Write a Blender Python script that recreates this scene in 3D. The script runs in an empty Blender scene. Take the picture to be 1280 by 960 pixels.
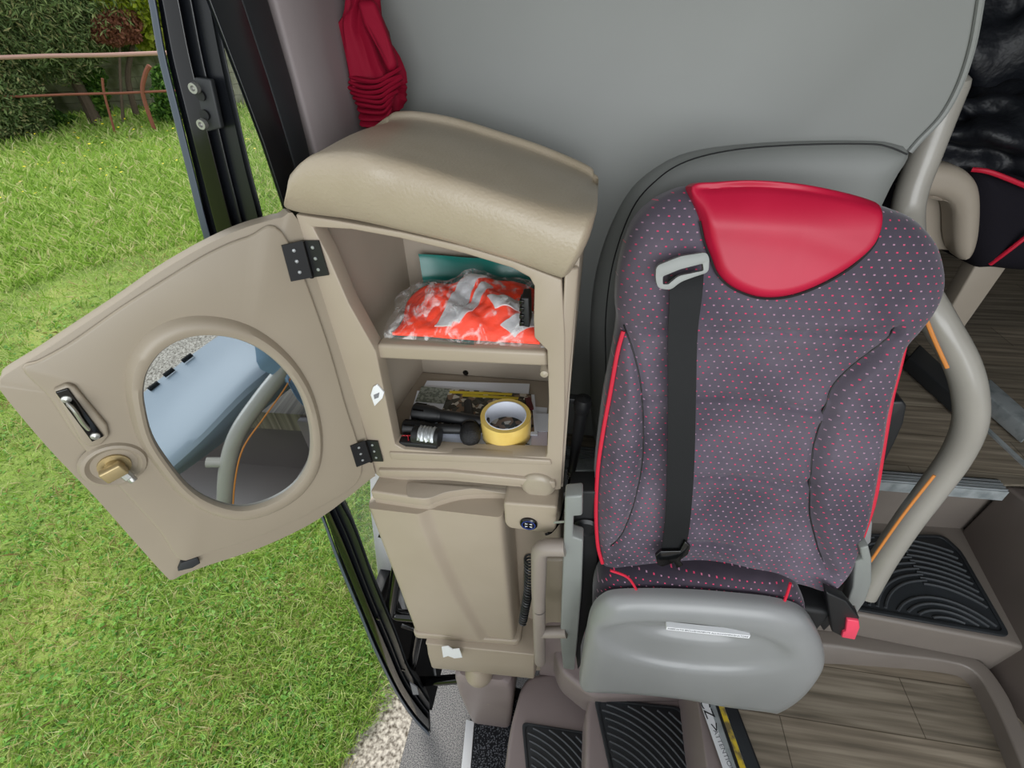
import bpy, bmesh, math, random
import numpy as np
from mathutils import Vector, Matrix
random.seed(7); rng = np.random.default_rng(7)
scn = bpy.context.scene
COL = scn.collection
V = Vector
# ------------------------------------------------------------------ camera model (eye above z=0 datum of the entry well)
FP = 575.0; TH = math.radians(39); PSI = math.radians(10); RHO = math.radians(2)
EYE = V((0, 0, 2.2)); GZ = -0.30
Fd = V((-math.sin(PSI)*math.cos(TH), math.cos(PSI)*math.cos(TH), -math.sin(TH)))
R0 = V((math.cos(PSI), math.sin(PSI), 0)); U0 = R0.cross(Fd)
Rt = R0*math.cos(RHO) - U0*math.sin(RHO); Up = U0*math.cos(RHO) + R0*math.sin(RHO)
cam = bpy.data.cameras.new('camera'); cam.sensor_width = 36; cam.lens = FP/1280*36; cam.clip_start = .01; cam.clip_end = 300
camo = bpy.data.objects.new('camera', cam); COL.objects.link(camo); scn.camera = camo
camo.matrix_world = Matrix((( Rt.x, Up.x, -Fd.x, EYE.x), (Rt.y, Up.y, -Fd.y, EYE.y), (Rt.z, Up.z, -Fd.z, EYE.z), (0,0,0,1)))

def ray(px, py):
    return Fd + Rt*((px-640)/FP) + Up*((480-py)/FP)
def P(px, py, x=None, y=None, z=None, d=None):
    """the place point seen at a pixel of the reference, on the plane x= / y= / z= """
    r = ray(px, py)
    if x is not None: t = x/r.x
    elif y is not None: t = y/r.y
    elif z is not None: t = (z-EYE.z)/r.z
    else: t = d
    return EYE + r*t
def PP(px, py, o, n):
    r = ray(px, py); return EYE + r*((o-EYE).dot(n)/r.dot(n))

# ------------------------------------------------------------------ materials
def lin(c):
    return tuple(((v/255)/12.92 if v/255 <= .04045 else ((v/255+.055)/1.055)**2.4) for v in c) + (1,)
MATS = {}
def nt(m): return m.node_tree.nodes, m.node_tree.links
def base(name, col, rough=.5, metal=0, spec=.5, **k):
    m = bpy.data.materials.new(name); m.use_nodes = True
    b = m.node_tree.nodes['Principled BSDF']
    b.inputs['Base Color'].default_value = lin(col); b.inputs['Roughness'].default_value = rough
    b.inputs['Metallic'].default_value = metal; b.inputs['Specular IOR Level'].default_value = spec
    for kk, v in k.items(): b.inputs[kk].default_value = v
    MATS[name] = m; return m
def bump(m, scale=300, strength=.1, dist=.001, detail=3, kind='noise', coord='Object'):
    N, L = nt(m); b = N['Principled BSDF']
    tc = N.new('ShaderNodeTexCoord')
    t = N.new('ShaderNodeTexNoise' if kind == 'noise' else 'ShaderNodeTexVoronoi'); t.inputs['Scale'].default_value = scale
    if kind == 'noise': t.inputs['Detail'].default_value = detail
    L.new(tc.outputs[coord], t.inputs['Vector'])
    bp = N.new('ShaderNodeBump'); bp.inputs['Strength'].default_value = strength; bp.inputs['Distance'].default_value = dist
    L.new(t.outputs[0], bp.inputs['Height']); L.new(bp.outputs[0], b.inputs['Normal']); return m
def mottle(m, c2, scale=6, lo=.4, hi=.7, detail=4, stretch=None, rough2=None):
    """blend the base colour towards c2 with noise"""
    N, L = nt(m); b = N['Principled BSDF']; c1 = tuple(b.inputs['Base Color'].default_value)
    tc = N.new('ShaderNodeTexCoord'); mp = N.new('ShaderNodeMapping')
    if stretch: mp.inputs['Scale'].default_value = stretch
    t = N.new('ShaderNodeTexNoise'); t.inputs['Scale'].default_value = scale; t.inputs['Detail'].default_value = detail
    r = N.new('ShaderNodeValToRGB'); r.color_ramp.elements[0].position = lo; r.color_ramp.elements[1].position = hi
    r.color_ramp.elements[0].color = c1; r.color_ramp.elements[1].color = lin(c2)
    L.new(tc.outputs['Object'], mp.inputs[0]); L.new(mp.outputs[0], t.inputs['Vector']); L.new(t.outputs[0], r.inputs[0]); L.new(r.outputs[0], b.inputs['Base Color'])
    return m
def plastic(name, col, rough=.45, bs=900, st=.12, c2=None, sc=5):
    m = base(name, col, rough); bump(m, bs, st, .0006, 2)
    if c2: mottle(m, c2, sc)
    return m
plastic('tan', (158,145,128), .42, c2=(165,152,136), sc=4)
plastic('tan_lid', (156,143,123), .38, bs=260, st=1.0, c2=(168,156,138), sc=7)
plastic('tan_inner', (164,153,139), .5, c2=(156,145,131))
plastic('tan_door', (150,139,122), .42, c2=(142,131,115), sc=3)
plastic('wall_grey', (126,128,125), .5, bs=700, st=.15, c2=(119,121,118), sc=2)
plastic('side_mauve', (134,124,124), .55, c2=(126,117,117))
plastic('step_mauve', (142,129,127), .42, bs=600, st=.25, c2=(134,121,119))
plastic('step_taupe', (118,110,103), .42, bs=600, st=.25, c2=(110,102,96))
plastic('wall_brown', (96,87,82), .45, bs=600, st=.25)
plastic('shell_grey', (134,135,135), .3, bs=800, st=.12, c2=(127,128,128))
plastic('bar_grey', (132,135,132), .35, c2=(124,127,124))
plastic('handle_taupe', (142,132,124), .38, c2=(134,124,116))
plastic('rail_grey', (154,150,142), .26, c2=(144,140,132))
plastic('black_plastic', (24,25,27), .48, bs=500, st=.15)
plastic('black_rubber', (28,30,33), .5, bs=400, st=.3, c2=(44,48,52))
plastic('rib_highlight', (62,65,68), .42)  # mat ribs coloured lighter than the mat, painting in their highlights
plastic('door_black', (18,20,24), .28, bs=200, st=.1)
base('seal_grey', (70,78,90), .4)
base('dark', (14,15,17), .6)
base('dark_grey', (42,44,46), .6)
base('gloss_black', (10,10,11), .12)
base('steel', (178,182,184), .35, .6)
mottle(base('alu', (178,184,186), .38, .35), (140,148,150), 30, .45, .7, stretch=(1,1,1))
base('brass', (170,152,112), .4, .6)
base('zinc', (170,170,165), .35, .7)
base('mirror', (205,214,220), .015, 1)
base('orange_strip', (205,130,60), .4)
base('white', (225,226,228), .5)
base('paper', (222,226,236), .6)
base('paper_lilac', (214,205,218), .6)
base('cardboard', (166,126,88), .8)
base('maroon', (80,14,26), .5)
base('yellow', (215,190,40), .5)
mottle(base('yellow_worn', (214,186,50), .5), (120,105,70), 40, .45, .6)
base('ink', (30,30,34), .6)
base('faint_ink', (120,120,125), .6)
base('blue_ring', (40,60,130), .4)
base('red_wire', (170,30,40), .4)
base('teal', (20,112,104), .22, 0, .6)
mottle(MATS['teal'], (34,132,122), 8)
base('red_piping', (200,25,55), .5)
base('pink_button', (225,70,95), .35)
m = base('red_leather', (170,20,52), .38, 0, .32); bump(m, 600, .15, .0005, 3); mottle(m, (182,28,60), 6)
m = base('curtain_red', (128,5,36), .75, 0, .2); bump(m, 900, .3, .0005)
m = base('belt', (15,16,18), .6, 0, .25); bump(m, 900, .5, .0006)
m = base('fabric_dark', (30,28,34), .9, 0, .1); bump(m, 500, .4, .001)
m = base('jacket', (18,20,26), .5, 0, .4); bump(m, 12, .8, .02, 4)
m = base('shirt', (130,155,180), .8, 0, .2); bump(m, 15, .6, .01, 3)
m = base('vest', (255,62,18), .6, 0, .3); bump(m, 30, .9, .006, 4)
b = m.node_tree.nodes['Principled BSDF']
m = base('vest_stripe', (214,216,220), .3, .3); bump(m, 40, .7, .004, 3)
m = base('bag', (250,250,250), .08, 0, .8); bump(m, 60, 1.0, .01, 5)
b = m.node_tree.nodes['Principled BSDF']; b.inputs['Roughness'].default_value = .12
N, L = nt(m); tc = N.new('ShaderNodeTexCoord'); mp = N.new('ShaderNodeMapping'); mp.inputs['Scale'].default_value = (1, .45, 1); mp.inputs['Rotation'].default_value = (0, 0, .6)
nz = N.new('ShaderNodeTexNoise'); nz.inputs['Scale'].default_value = 38; nz.inputs['Detail'].default_value = 6; nz.inputs['Distortion'].default_value = 1.5
rp = N.new('ShaderNodeValToRGB'); rp.color_ramp.elements[0].position = .5; rp.color_ramp.elements[0].color = (.05,.05,.05,1); rp.color_ramp.elements[1].position = .68; rp.color_ramp.elements[1].color = (.5,.5,.5,1)  # streaky white opacity paints the film's haze and crinkle highlights
L.new(tc.outputs['Object'], mp.inputs[0]); L.new(mp.outputs[0], nz.inputs['Vector']); L.new(nz.outputs[0], rp.inputs[0]); L.new(rp.outputs[0], b.inputs['Alpha'])
m = base('tape', (226,196,112), .18, 0, .6); mottle(m, (212,178,92), 20); m.node_tree.nodes['Principled BSDF'].inputs['Subsurface Weight'].default_value = 0
m = base('tape_top', (196,160,92), .35)
m = base('dash', (112,124,134), .4); bump(m, 300, .2, .001)
m = base('tan_bump', (158,147,130), .35)
# window glass
m = base('glass', (235,245,242), .02, 0, .3); b = m.node_tree.nodes['Principled BSDF']; b.inputs['Alpha'].default_value = .08
# mic mesh
m = base('mic_mesh', (40,40,42), .4, .4); bump(m, 700, 1, .001, 1, 'vor')
# seat cloth with a staggered grid of small two-tone marks (object space of the seat)
def cloth(name, axes=(0, 2), base_c=(72,66,77), base_c2=(98,90,102)):
    m = base(name, base_c, .85, 0, .15); N, L = nt(m); b = N['Principled BSDF']
    b.inputs['Sheen Weight'].default_value = .25; b.inputs['Sheen Roughness'].default_value = .4
    tc = N.new('ShaderNodeTexCoord'); sp = N.new('ShaderNodeSeparateXYZ'); L.new(tc.outputs['Object'], sp.inputs[0])
    def M(op, a, bb=None, c=None):
        n = N.new('ShaderNodeMath'); n.operation = op
        for i, v in enumerate((a, bb, c)):
            if v is None: continue
            if isinstance(v, (int, float)): n.inputs[i].default_value = v
            else: L.new(v, n.inputs[i])
        return n.outputs[0]
    u = M('DIVIDE', sp.outputs[axes[0]], .0128); v = M('DIVIDE', sp.outputs[axes[1]], .0098)
    row = M('FLOOR', v); u2 = M('ADD', u, M('MULTIPLY', M('MODULO', row, 2.0), .5)); colm = M('FLOOR', u2)
    fu = M('ABSOLUTE', M('SUBTRACT', M('FRACT', u2), .5)); fv = M('ABSOLUTE', M('SUBTRACT', M('FRACT', v), .5))
    mask = M('MULTIPLY', M('LESS_THAN', fu, .105), M('LESS_THAN', fv, .095))
    cb = N.new('ShaderNodeCombineXYZ'); L.new(colm, cb.inputs[0]); L.new(row, cb.inputs[1])
    wn = N.new('ShaderNodeTexWhiteNoise'); wn.noise_dimensions = '2D'; L.new(cb.outputs[0], wn.inputs['Vector'])
    rp = N.new('ShaderNodeValToRGB'); rp.color_ramp.elements[0].color = lin((206,62,100)); rp.color_ramp.elements[1].color = lin((166,128,150)); rp.color_ramp.elements[0].position = .45; rp.color_ramp.elements[1].position = .6
    L.new(wn.outputs[0], rp.inputs[0])
    ns = N.new('ShaderNodeTexNoise'); ns.inputs['Scale'].default_value = 7; ns.inputs['Detail'].default_value = 5; L.new(tc.outputs['Object'], ns.inputs['Vector'])
    r2 = N.new('ShaderNodeValToRGB'); r2.color_ramp.elements[0].color = lin(base_c); r2.color_ramp.elements[1].color = lin(base_c2); r2.color_ramp.elements[0].position = .38; r2.color_ramp.elements[1].position = .68
    L.new(ns.outputs[0], r2.inputs[0])
    mx = N.new('ShaderNodeMixRGB'); L.new(mask, mx.inputs[0]); L.new(r2.outputs[0], mx.inputs[1]); L.new(rp.outputs[0], mx.inputs[2]); L.new(mx.outputs[0], b.inputs['Base Color'])
    n2 = N.new('ShaderNodeTexNoise'); n2.inputs['Scale'].default_value = 900; L.new(tc.outputs['Object'], n2.inputs['Vector'])
    n3 = N.new('ShaderNodeTexNoise'); n3.inputs['Scale'].default_value = 16; n3.inputs['Detail'].default_value = 2; L.new(tc.outputs['Object'], n3.inputs['Vector'])
    b1 = N.new('ShaderNodeBump'); b1.inputs['Strength'].default_value = .25; b1.inputs['Distance'].default_value = .0006; L.new(n2.outputs[0], b1.inputs['Height'])
    b2 = N.new('ShaderNodeBump'); b2.inputs['Strength'].default_value = .25; b2.inputs['Distance'].default_value = .01; L.new(n3.outputs[0], b2.inputs['Height']); L.new(b1.outputs[0], b2.inputs['Normal']); L.new(b2.outputs[0], b.inputs['Normal'])
    return m
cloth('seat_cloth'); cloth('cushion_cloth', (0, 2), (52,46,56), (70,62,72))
# wood planks
def planks(name, c1, c2, c3, sx, sy):
    m = base(name, c1, .5, 0, .4); N, L = nt(m); b = N['Principled BSDF']
    tc = N.new('ShaderNodeTexCoord'); mp = N.new('ShaderNodeMapping'); mp.inputs['Scale'].default_value = (3.2, 70, 1) ; L.new(tc.outputs['Object'], mp.inputs[0])
    n1 = N.new('ShaderNodeTexNoise'); n1.inputs['Scale'].default_value = 1; n1.inputs['Detail'].default_value = 8; n1.inputs['Distortion'].default_value = .25; L.new(mp.outputs[0], n1.inputs['Vector'])
    rp = N.new('ShaderNodeValToRGB'); e = rp.color_ramp.elements; e[0].position = .34; e[0].color = lin(c1); e[1].position = .7; e[1].color = lin(c3); k = e.new(.52); k.color = lin(c2); L.new(n1.outputs[0], rp.inputs[0])
    br = N.new('ShaderNodeTexBrick'); br.inputs['Scale'].default_value = 1; br.inputs['Mortar Size'].default_value = .0012; br.inputs['Brick Width'].default_value = sx; br.inputs['Row Height'].default_value = sy
    br.inputs['Color1'].default_value = (.8,.8,.8,1); br.inputs['Color2'].default_value = (1.05,1.02,1,1); br.inputs['Mortar'].default_value = (.35,.33,.3,1); L.new(tc.outputs['Object'], br.inputs['Vector'])
    mx = N.new('ShaderNodeMixRGB'); mx.blend_type = 'MULTIPLY'; mx.inputs[0].default_value = 1; L.new(rp.outputs[0], mx.inputs[1]); L.new(br.outputs[0], mx.inputs[2]); L.new(mx.outputs[0], b.inputs['Base Color'])
    bp = N.new('ShaderNodeBump'); bp.inputs['Strength'].default_value = .3; bp.inputs['Distance'].default_value = .001; L.new(n1.outputs[0], bp.inputs['Height']); L.new(bp.outputs[0], b.inputs['Normal'])
planks('planks', (104,96,84), (132,122,107), (158,148,132), .62, .125)
# ground materials
m = base('soil_grass', (92,120,50), .9, 0, .1); N, L = nt(m); b = N['Principled BSDF']
tc = N.new('ShaderNodeTexCoord'); n1 = N.new('ShaderNodeTexNoise'); n1.inputs['Scale'].default_value = 1.3; n1.inputs['Detail'].default_value = 8; n1.inputs['Roughness'].default_value = .7; L.new(tc.outputs['Object'], n1.inputs['Vector'])
rp = N.new('ShaderNodeValToRGB'); e = rp.color_ramp.elements; e[0].position = .33; e[0].color = lin((96,118,58)); e[1].position = .75; e[1].color = lin((172,176,104)); k = e.new(.52); k.color = lin((134,156,80)); L.new(n1.outputs[0], rp.inputs[0]); L.new(rp.outputs[0], b.inputs['Base Color'])
n2 = N.new('ShaderNodeTexNoise'); n2.inputs['Scale'].default_value = 14; n2.inputs['Detail'].default_value = 6; L.new(tc.outputs['Object'], n2.inputs['Vector'])
bp = N.new('ShaderNodeBump'); bp.inputs['Distance'].default_value = .08; bp.inputs['Strength'].default_value = 1; L.new(n2.outputs[0], bp.inputs['Height']); L.new(bp.outputs[0], b.inputs['Normal'])
m = base('tarmac', (120,118,118), .8, 0, .3); N, L = nt(m); b = N['Principled BSDF']; tc = N.new('ShaderNodeTexCoord')
vo = N.new('ShaderNodeTexNoise'); vo.inputs['Scale'].default_value = 240; vo.inputs['Detail'].default_value = 3; L.new(tc.outputs['Object'], vo.inputs['Vector'])
rp = N.new('ShaderNodeValToRGB'); e = rp.color_ramp.elements; e[0].position = .38; e[0].color = lin((72,72,76)); e[1].position = .62; e[1].color = lin((150,148,146)); L.new(vo.outputs[0], rp.inputs[0]); L.new(rp.outputs[0], b.inputs['Base Color'])
bp = N.new('ShaderNodeBump'); bp.inputs['Distance'].default_value = .004; bp.inputs['Strength'].default_value = .8; L.new(vo.outputs[0], bp.inputs['Height']); L.new(bp.outputs[0], b.inputs['Normal'])
m = base('gravel', (150,142,128), .9, 0, .2); N, L = nt(m); b = N['Principled BSDF']; tc = N.new('ShaderNodeTexCoord')
vo = N.new('ShaderNodeTexNoise'); vo.inputs['Scale'].default_value = 60; vo.inputs['Detail'].default_value = 7; L.new(tc.outputs['Object'], vo.inputs['Vector'])
rp = N.new('ShaderNodeValToRGB'); e = rp.color_ramp.elements; e[0].position = .34; e[0].color = lin((92,84,74)); e[1].position = .64; e[1].color = lin((206,198,186)); L.new(vo.outputs[0], rp.inputs[0]); L.new(rp.outputs[0], b.inputs['Base Color'])
bp = N.new('ShaderNodeBump'); bp.inputs['Distance'].default_value = .006; bp.inputs['Strength'].default_value = .8; L.new(vo.outputs[0], bp.inputs['Height']); L.new(bp.outputs[0], b.inputs['Normal'])
m = base('door_mat', (44,44,48), .9, 0, .2); N, L = nt(m); b = N['Principled BSDF']; tc = N.new('ShaderNodeTexCoord')
vo = N.new('ShaderNodeTexVoronoi'); vo.inputs['Scale'].default_value = 190; L.new(tc.outputs['Object'], vo.inputs['Vector'])
rp = N.new('ShaderNodeValToRGB'); e = rp.color_ramp.elements; e[0].position = .2; e[0].color = lin((104,106,112)); e[1].position = .5; e[1].color = lin((26,27,30)); L.new(vo.outputs[0], rp.inputs[0]); L.new(rp.outputs[0], b.inputs['Base Color'])
def island(name, cols, rough=.6, trans=0):
    m = base(name, (90,140,40), rough, 0, .25); N, L = nt(m); b = N['Principled BSDF']
    g = N.new('ShaderNodeNewGeometry'); rp = N.new('ShaderNodeValToRGB'); e = rp.color_ramp.elements
    e[0].position = 0; e[0].color = lin(cols[0][1]); e[1].position = 1; e[1].color = lin(cols[-1][1])
    for p, c in cols[1:-1]: k = e.new(p); k.color = lin(c)
    L.new(g.outputs['Random Per Island'], rp.inputs[0]); L.new(rp.outputs[0], b.inputs['Base Color'])
    if trans:
        t = N.new('ShaderNodeBsdfTranslucent'); L.new(rp.outputs[0], t.inputs[0]); mx = N.new('ShaderNodeMixShader'); mx.inputs[0].default_value = trans
        L.new(b.outputs[0], mx.inputs[1]); L.new(t.outputs[0], mx.inputs[2]); L.new(mx.outputs[0], N['Material Output'].inputs[0])
    return m
island('blades', [(0,(118,152,58)),(.35,(154,190,84)),(.7,(182,210,110)),(.86,(206,214,144)),(1,(222,214,170))], .5, .35)
island('clover', [(0,(70,126,44)),(.5,(98,152,58)),(1,(140,188,88))], .5, .3)
island('straw', [(0,(206,192,140)),(1,(160,140,96))], .7, .2)
island('conifer', [(0,(66,84,50)),(.4,(104,126,76)),(.8,(144,160,106)),(1,(168,158,112))], .7, .2)
island('ivy', [(0,(50,84,36)),(.5,(82,124,50)),(1,(130,168,74))], .5, .25)
island('lime_leaf', [(0,(132,150,40)),(.5,(178,192,62)),(1,(214,216,110))], .5, .4)
island('red_leaf', [(0,(124,78,62)),(1,(172,116,94))], .6, .2)
island('flower', [(0,(226,204,30)),(1,(240,224,60))], .5)
m = base('bark', (104,90,76), .9); bump(m, 14, 1, .03, 5)
m = base('rust', (140,84,66), .8); bump(m, 20, .6, .01)
m = base('rail_paint', (190,150,140), .7)
m = base('block_wall', (188,184,168), .9, 0, .1); mottle(m, (120,124,98), 1.6, .42, .66)
m = base('mag_cover', (120,120,110), .3, 0, .4); N, L = nt(m); b = N['Principled BSDF']; tc = N.new('ShaderNodeTexCoord')
vo = N.new('ShaderNodeTexVoronoi'); vo.inputs['Scale'].default_value = 95; L.new(tc.outputs['Object'], vo.inputs['Vector'])
rp = N.new('ShaderNodeValToRGB'); e = rp.color_ramp.elements; e[0].position = 0; e[0].color = lin((34,34,26)); e[1].position = 1; e[1].color = lin((190,186,180))
for p, c in ((.3,(52,50,40)),(.45,(120,96,76)),(.62,(190,184,172)),(.75,(60,62,56))): k = e.new(p); k.color = lin(c)
rp.color_ramp.interpolation = 'CONSTANT'; L.new(vo.outputs['Color'], rp.inputs[0]); L.new(rp.outputs[0], b.inputs['Base Color'])
m = base('terrazzo', (150,156,146), .6); mottle(m, (104,112,102), 160, .45, .55)
# ------------------------------------------------------------------ objects
WM = {}
def W(o):
    """world matrix without a depsgraph"""
    if o is None: return Matrix()
    return WM[o.name]
def link(name, data, parent=None, mat4=None):
    o = bpy.data.objects.new(name, data); COL.objects.link(o)
    loc = mat4 if mat4 is not None else Matrix()
    if parent is not None:
        o.parent = parent; o.matrix_basis = loc; WM[o.name] = W(parent) @ loc
    else:
        o.matrix_basis = loc; WM[o.name] = loc.copy()
    return o
def tag(o, label=None, cat=None, group=None, kind=None):
    if label: o['label'] = label
    if cat: o['category'] = cat
    if group: o['group'] = group
    if kind: o['kind'] = kind
    return o
def thing(name, label, cat, loc, group=None, mat4=None):
    o = link(name, None, None, mat4 if mat4 is not None else Matrix.Translation(V(loc))); o.empty_display_size = .05
    return tag(o, label, cat, group)
def obj(name, bm, mat, parent=None, smooth=True, bevel=0, seg=3, sub=0, ang=35, kind=None):
    """bm is in world coordinates; stored relative to the parent, or to its own base when top-level"""
    bmesh.ops.recalc_face_normals(bm, faces=bm.faces[:])
    me = bpy.data.meshes.new(name)
    if parent is None:
        xs = [v.co for v in bm.verts]; lo = V([min(c[i] for c in xs) for i in range(3)]); hi = V([max(c[i] for c in xs) for i in range(3)])
        org = V(((lo.x+hi.x)/2, (lo.y+hi.y)/2, lo.z)); M4 = Matrix.Translation(org); inv = M4.inverted()
    else:
        M4 = Matrix(); inv = W(parent).inverted()
    bm.transform(inv); bm.to_mesh(me); bm.free()
    if smooth:
        me.polygons.foreach_set('use_smooth', [True]*len(me.polygons))
    me.materials.append(MATS[mat])
    o = link(name, me, parent, M4)
    if smooth and not sub:
        try: me.set_sharp_from_angle(angle=math.radians(ang))
        except Exception: pass
    if bevel:
        mo = o.modifiers.new('bevel', 'BEVEL'); mo.width = bevel; mo.segments = seg; mo.limit_method = 'ANGLE'; mo.angle_limit = math.radians(32); mo.harden_normals = False
        me.polygons.foreach_set('use_smooth', [True]*len(me.polygons))
        try:
            for e_ in me.edges: e_.use_edge_sharp = False
        except Exception: pass
    if sub:
        mo = o.modifiers.new('sub', 'SUBSURF'); mo.levels = sub; mo.render_levels = sub
    if kind: o['kind'] = kind
    return o
def struct(name, bm, mat, **k):
    o = obj(name, bm, mat, **k); o['kind'] = 'structure'; return o
def prism(pts, ext, bm=None):
    bm = bm or bmesh.new(); e = V(ext)
    a = [bm.verts.new(p) for p in pts]; c = [bm.verts.new(V(p)+e) for p in pts]; n = len(pts)
    bm.faces.new(a); bm.faces.new(c[::-1])
    for i in range(n): bm.faces.new((a[i], c[i], c[(i+1) % n], a[(i+1) % n]))
    return bm
def box(x0, x1, y0, y1, z0, z1, bm=None):
    return prism([(x0,y0,z0),(x1,y0,z0),(x1,y1,z0),(x0,y1,z0)], (0,0,z1-z0), bm)
def obox(c, ax, ay, az, bm=None):
    """box from a centre and three half-vectors"""
    c = V(c); ax, ay, az = V(ax), V(ay), V(az)
    return prism([c-ax-ay-az, c+ax-ay-az, c+ax+ay-az, c-ax+ay-az], az*2, bm)
def spline(pts, n=8, closed=False):
    pts = [V(p) for p in pts]; N_ = len(pts); out = []
    rng_ = range(N_ if closed else N_-1)
    for i in rng_:
        g = (lambda k: pts[k % N_]) if closed else (lambda k: pts[max(0, min(N_-1, k))])
        p0, p1, p2, p3 = g(i-1), g(i), g(i+1), g(i+2)
        for j in range(n):
            t = j/n; t2 = t*t; t3 = t2*t
            out.append(.5*((2*p1)+(p2-p0)*t+(2*p0-5*p1+4*p2-p3)*t2+(3*p1-p0-3*p2+p3)*t3))
    if not closed: out.append(pts[-1])
    return out
def fillet(pts, r, n=6, closed=True):
    pts = [V(p) for p in pts]; N_ = len(pts); out = []
    for i, p in enumerate(pts):
        if not closed and i in (0, N_-1): out.append(p); continue
        a = pts[i-1]; b_ = pts[(i+1) % N_]; rr = r[i] if isinstance(r, (list, tuple)) else r
        da = (a-p); db = (b_-p); rr = min(rr, da.length*.48, db.length*.48)
        if rr < 1e-5: out.append(p); continue
        s = p+da.normalized()*rr; e = p+db.normalized()*rr
        for j in range(n+1):
            t = j/n; out.append(s*(1-t)**2+p*2*t*(1-t)+e*t*t)
    return out
def tube(pts, r, n=12, bm=None, cap=True, flat=1.0, upv=None):
    bm = bm or bmesh.new(); pts = [V(p) for p in pts]; rings = []; prev = None
    for i, p in enumerate(pts):
        t = (pts[min(i+1, len(pts)-1)]-pts[max(i-1, 0)]).normalized()
        if prev is None:
            a = V(upv) if upv else (V((0,0,1)) if abs(t.z) < .9 else V((1,0,0)))
            u = (a-t*a.dot(t)).normalized()
        else: u = (prev-t*prev.dot(t)).normalized()
        prev = u; w = t.cross(u); rr = r[i] if isinstance(r, (list, tuple)) else r
        rings.append([bm.verts.new(p+(u*math.cos(2*math.pi*k/n)*rr+w*math.sin(2*math.pi*k/n)*rr*flat)) for k in range(n)])
    for A, B in zip(rings, rings[1:]):
        for k in range(n): bm.faces.new((A[k], A[(k+1) % n], B[(k+1) % n], B[k]))
    if cap: bm.faces.new(rings[0][::-1]); bm.faces.new(rings[-1])
    return bm
def lathe(o, axis, prof, n=32, bm=None):
    bm = bm or bmesh.new(); o = V(o); ax = V(axis).normalized(); a = V((0,0,1)) if abs(ax.z) < .9 else V((1,0,0)); u = (a-ax*a.dot(ax)).normalized(); w = ax.cross(u); rings = []
    for r, h in prof:
        if r < 1e-6: rings.append([bm.verts.new(o+ax*h)])
        else: rings.append([bm.verts.new(o+ax*h+(u*math.cos(2*math.pi*k/n)+w*math.sin(2*math.pi*k/n))*r) for k in range(n)])
    for A, B in zip(rings, rings[1:]):
        for k in range(n):
            k2 = (k+1) % n
            if len(A) == 1 and len(B) == 1: continue
            if len(A) == 1: bm.faces.new((A[0], B[k], B[k2]))
            elif len(B) == 1: bm.faces.new((A[k], A[k2], B[0]))
            else: bm.faces.new((A[k], A[k2], B[k2], B[k]))
    return bm
def loft(rings, cap=True, closed=True, bm=None):
    bm = bm or bmesh.new(); R_ = [[bm.verts.new(p) for p in r] for r in rings]; n = len(R_[0])
    for A, B in zip(R_, R_[1:]):
        for k in range(n if closed else n-1): bm.faces.new((A[k], A[(k+1) % n], B[(k+1) % n], B[k]))
    if cap and closed: bm.faces.new(R_[0][::-1]); bm.faces.new(R_[-1])
    return bm
def resample(pts, n):
    pts = [V(p) for p in pts]; L_ = [0]
    for i in range(len(pts)): L_.append(L_[-1]+(pts[(i+1) % len(pts)]-pts[i]).length)
    out = []
    for k in range(n):
        s = L_[-1]*k/n; i = max(j for j in range(len(pts)) if L_[j] <= s+1e-12)
        t = (s-L_[i])/max(L_[i+1]-L_[i], 1e-9); out.append(pts[i].lerp(pts[(i+1) % len(pts)], t))
    return out
def ringslab(outer, inner, ext, bm=None, n=None):
    """slab with a hole: both outlines resampled by angle about the hole's centre"""
    bm = bm or bmesh.new(); e = V(ext); c = sum((V(p) for p in inner), V())/len(inner); ax = (V(outer[1])-V(outer[0])).normalized(); nn = e.normalized(); ay = nn.cross(ax)
    def at(poly, ang):
        d = (math.cos(ang), math.sin(ang)); best = None
        for i in range(len(poly)):
            p, q = V(poly[i])-c, V(poly[(i+1) % len(poly)])-c; p2, q2 = (p.dot(ax), p.dot(ay)), (q.dot(ax), q.dot(ay))
            ex, ey = q2[0]-p2[0], q2[1]-p2[1]; den = d[0]*ey-d[1]*ex
            if abs(den) < 1e-12: continue
            t = (p2[0]*ey-p2[1]*ex)/den; s = (p2[0]*d[1]-p2[1]*d[0])/den
            if t > 0 and -1e-6 <= s <= 1+1e-6 and (best is None or t > best): best = t
        return c+ax*d[0]*best+ay*d[1]*best
    angs = set()
    for poly in (outer, inner):
        for p in poly:
            q = V(p)-c; angs.add(round(math.atan2(q.dot(ay), q.dot(ax)), 4))
    angs = sorted(angs); A = [at(outer, a) for a in angs]; B = [at(inner, a) for a in angs]
    vs = [[bm.verts.new(p) for p in L_] for L_ in (A, B, [p+e for p in B], [p+e for p in A])]; n = len(angs)
    for r in range(4):
        X, Y = vs[r], vs[(r+1) % 4]
        for k in range(n): bm.faces.new((X[k], X[(k+1) % n], Y[(k+1) % n], Y[k]))
    return bm
def grid(f, nu, nv, bm=None):
    bm = bm or bmesh.new(); G = [[bm.verts.new(f(i/nu, j/nv)) for j in range(nv+1)] for i in range(nu+1)]
    for i in range(nu):
        for j in range(nv): bm.faces.new((G[i][j], G[i+1][j], G[i+1][j+1], G[i][j+1]))
    return bm
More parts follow.
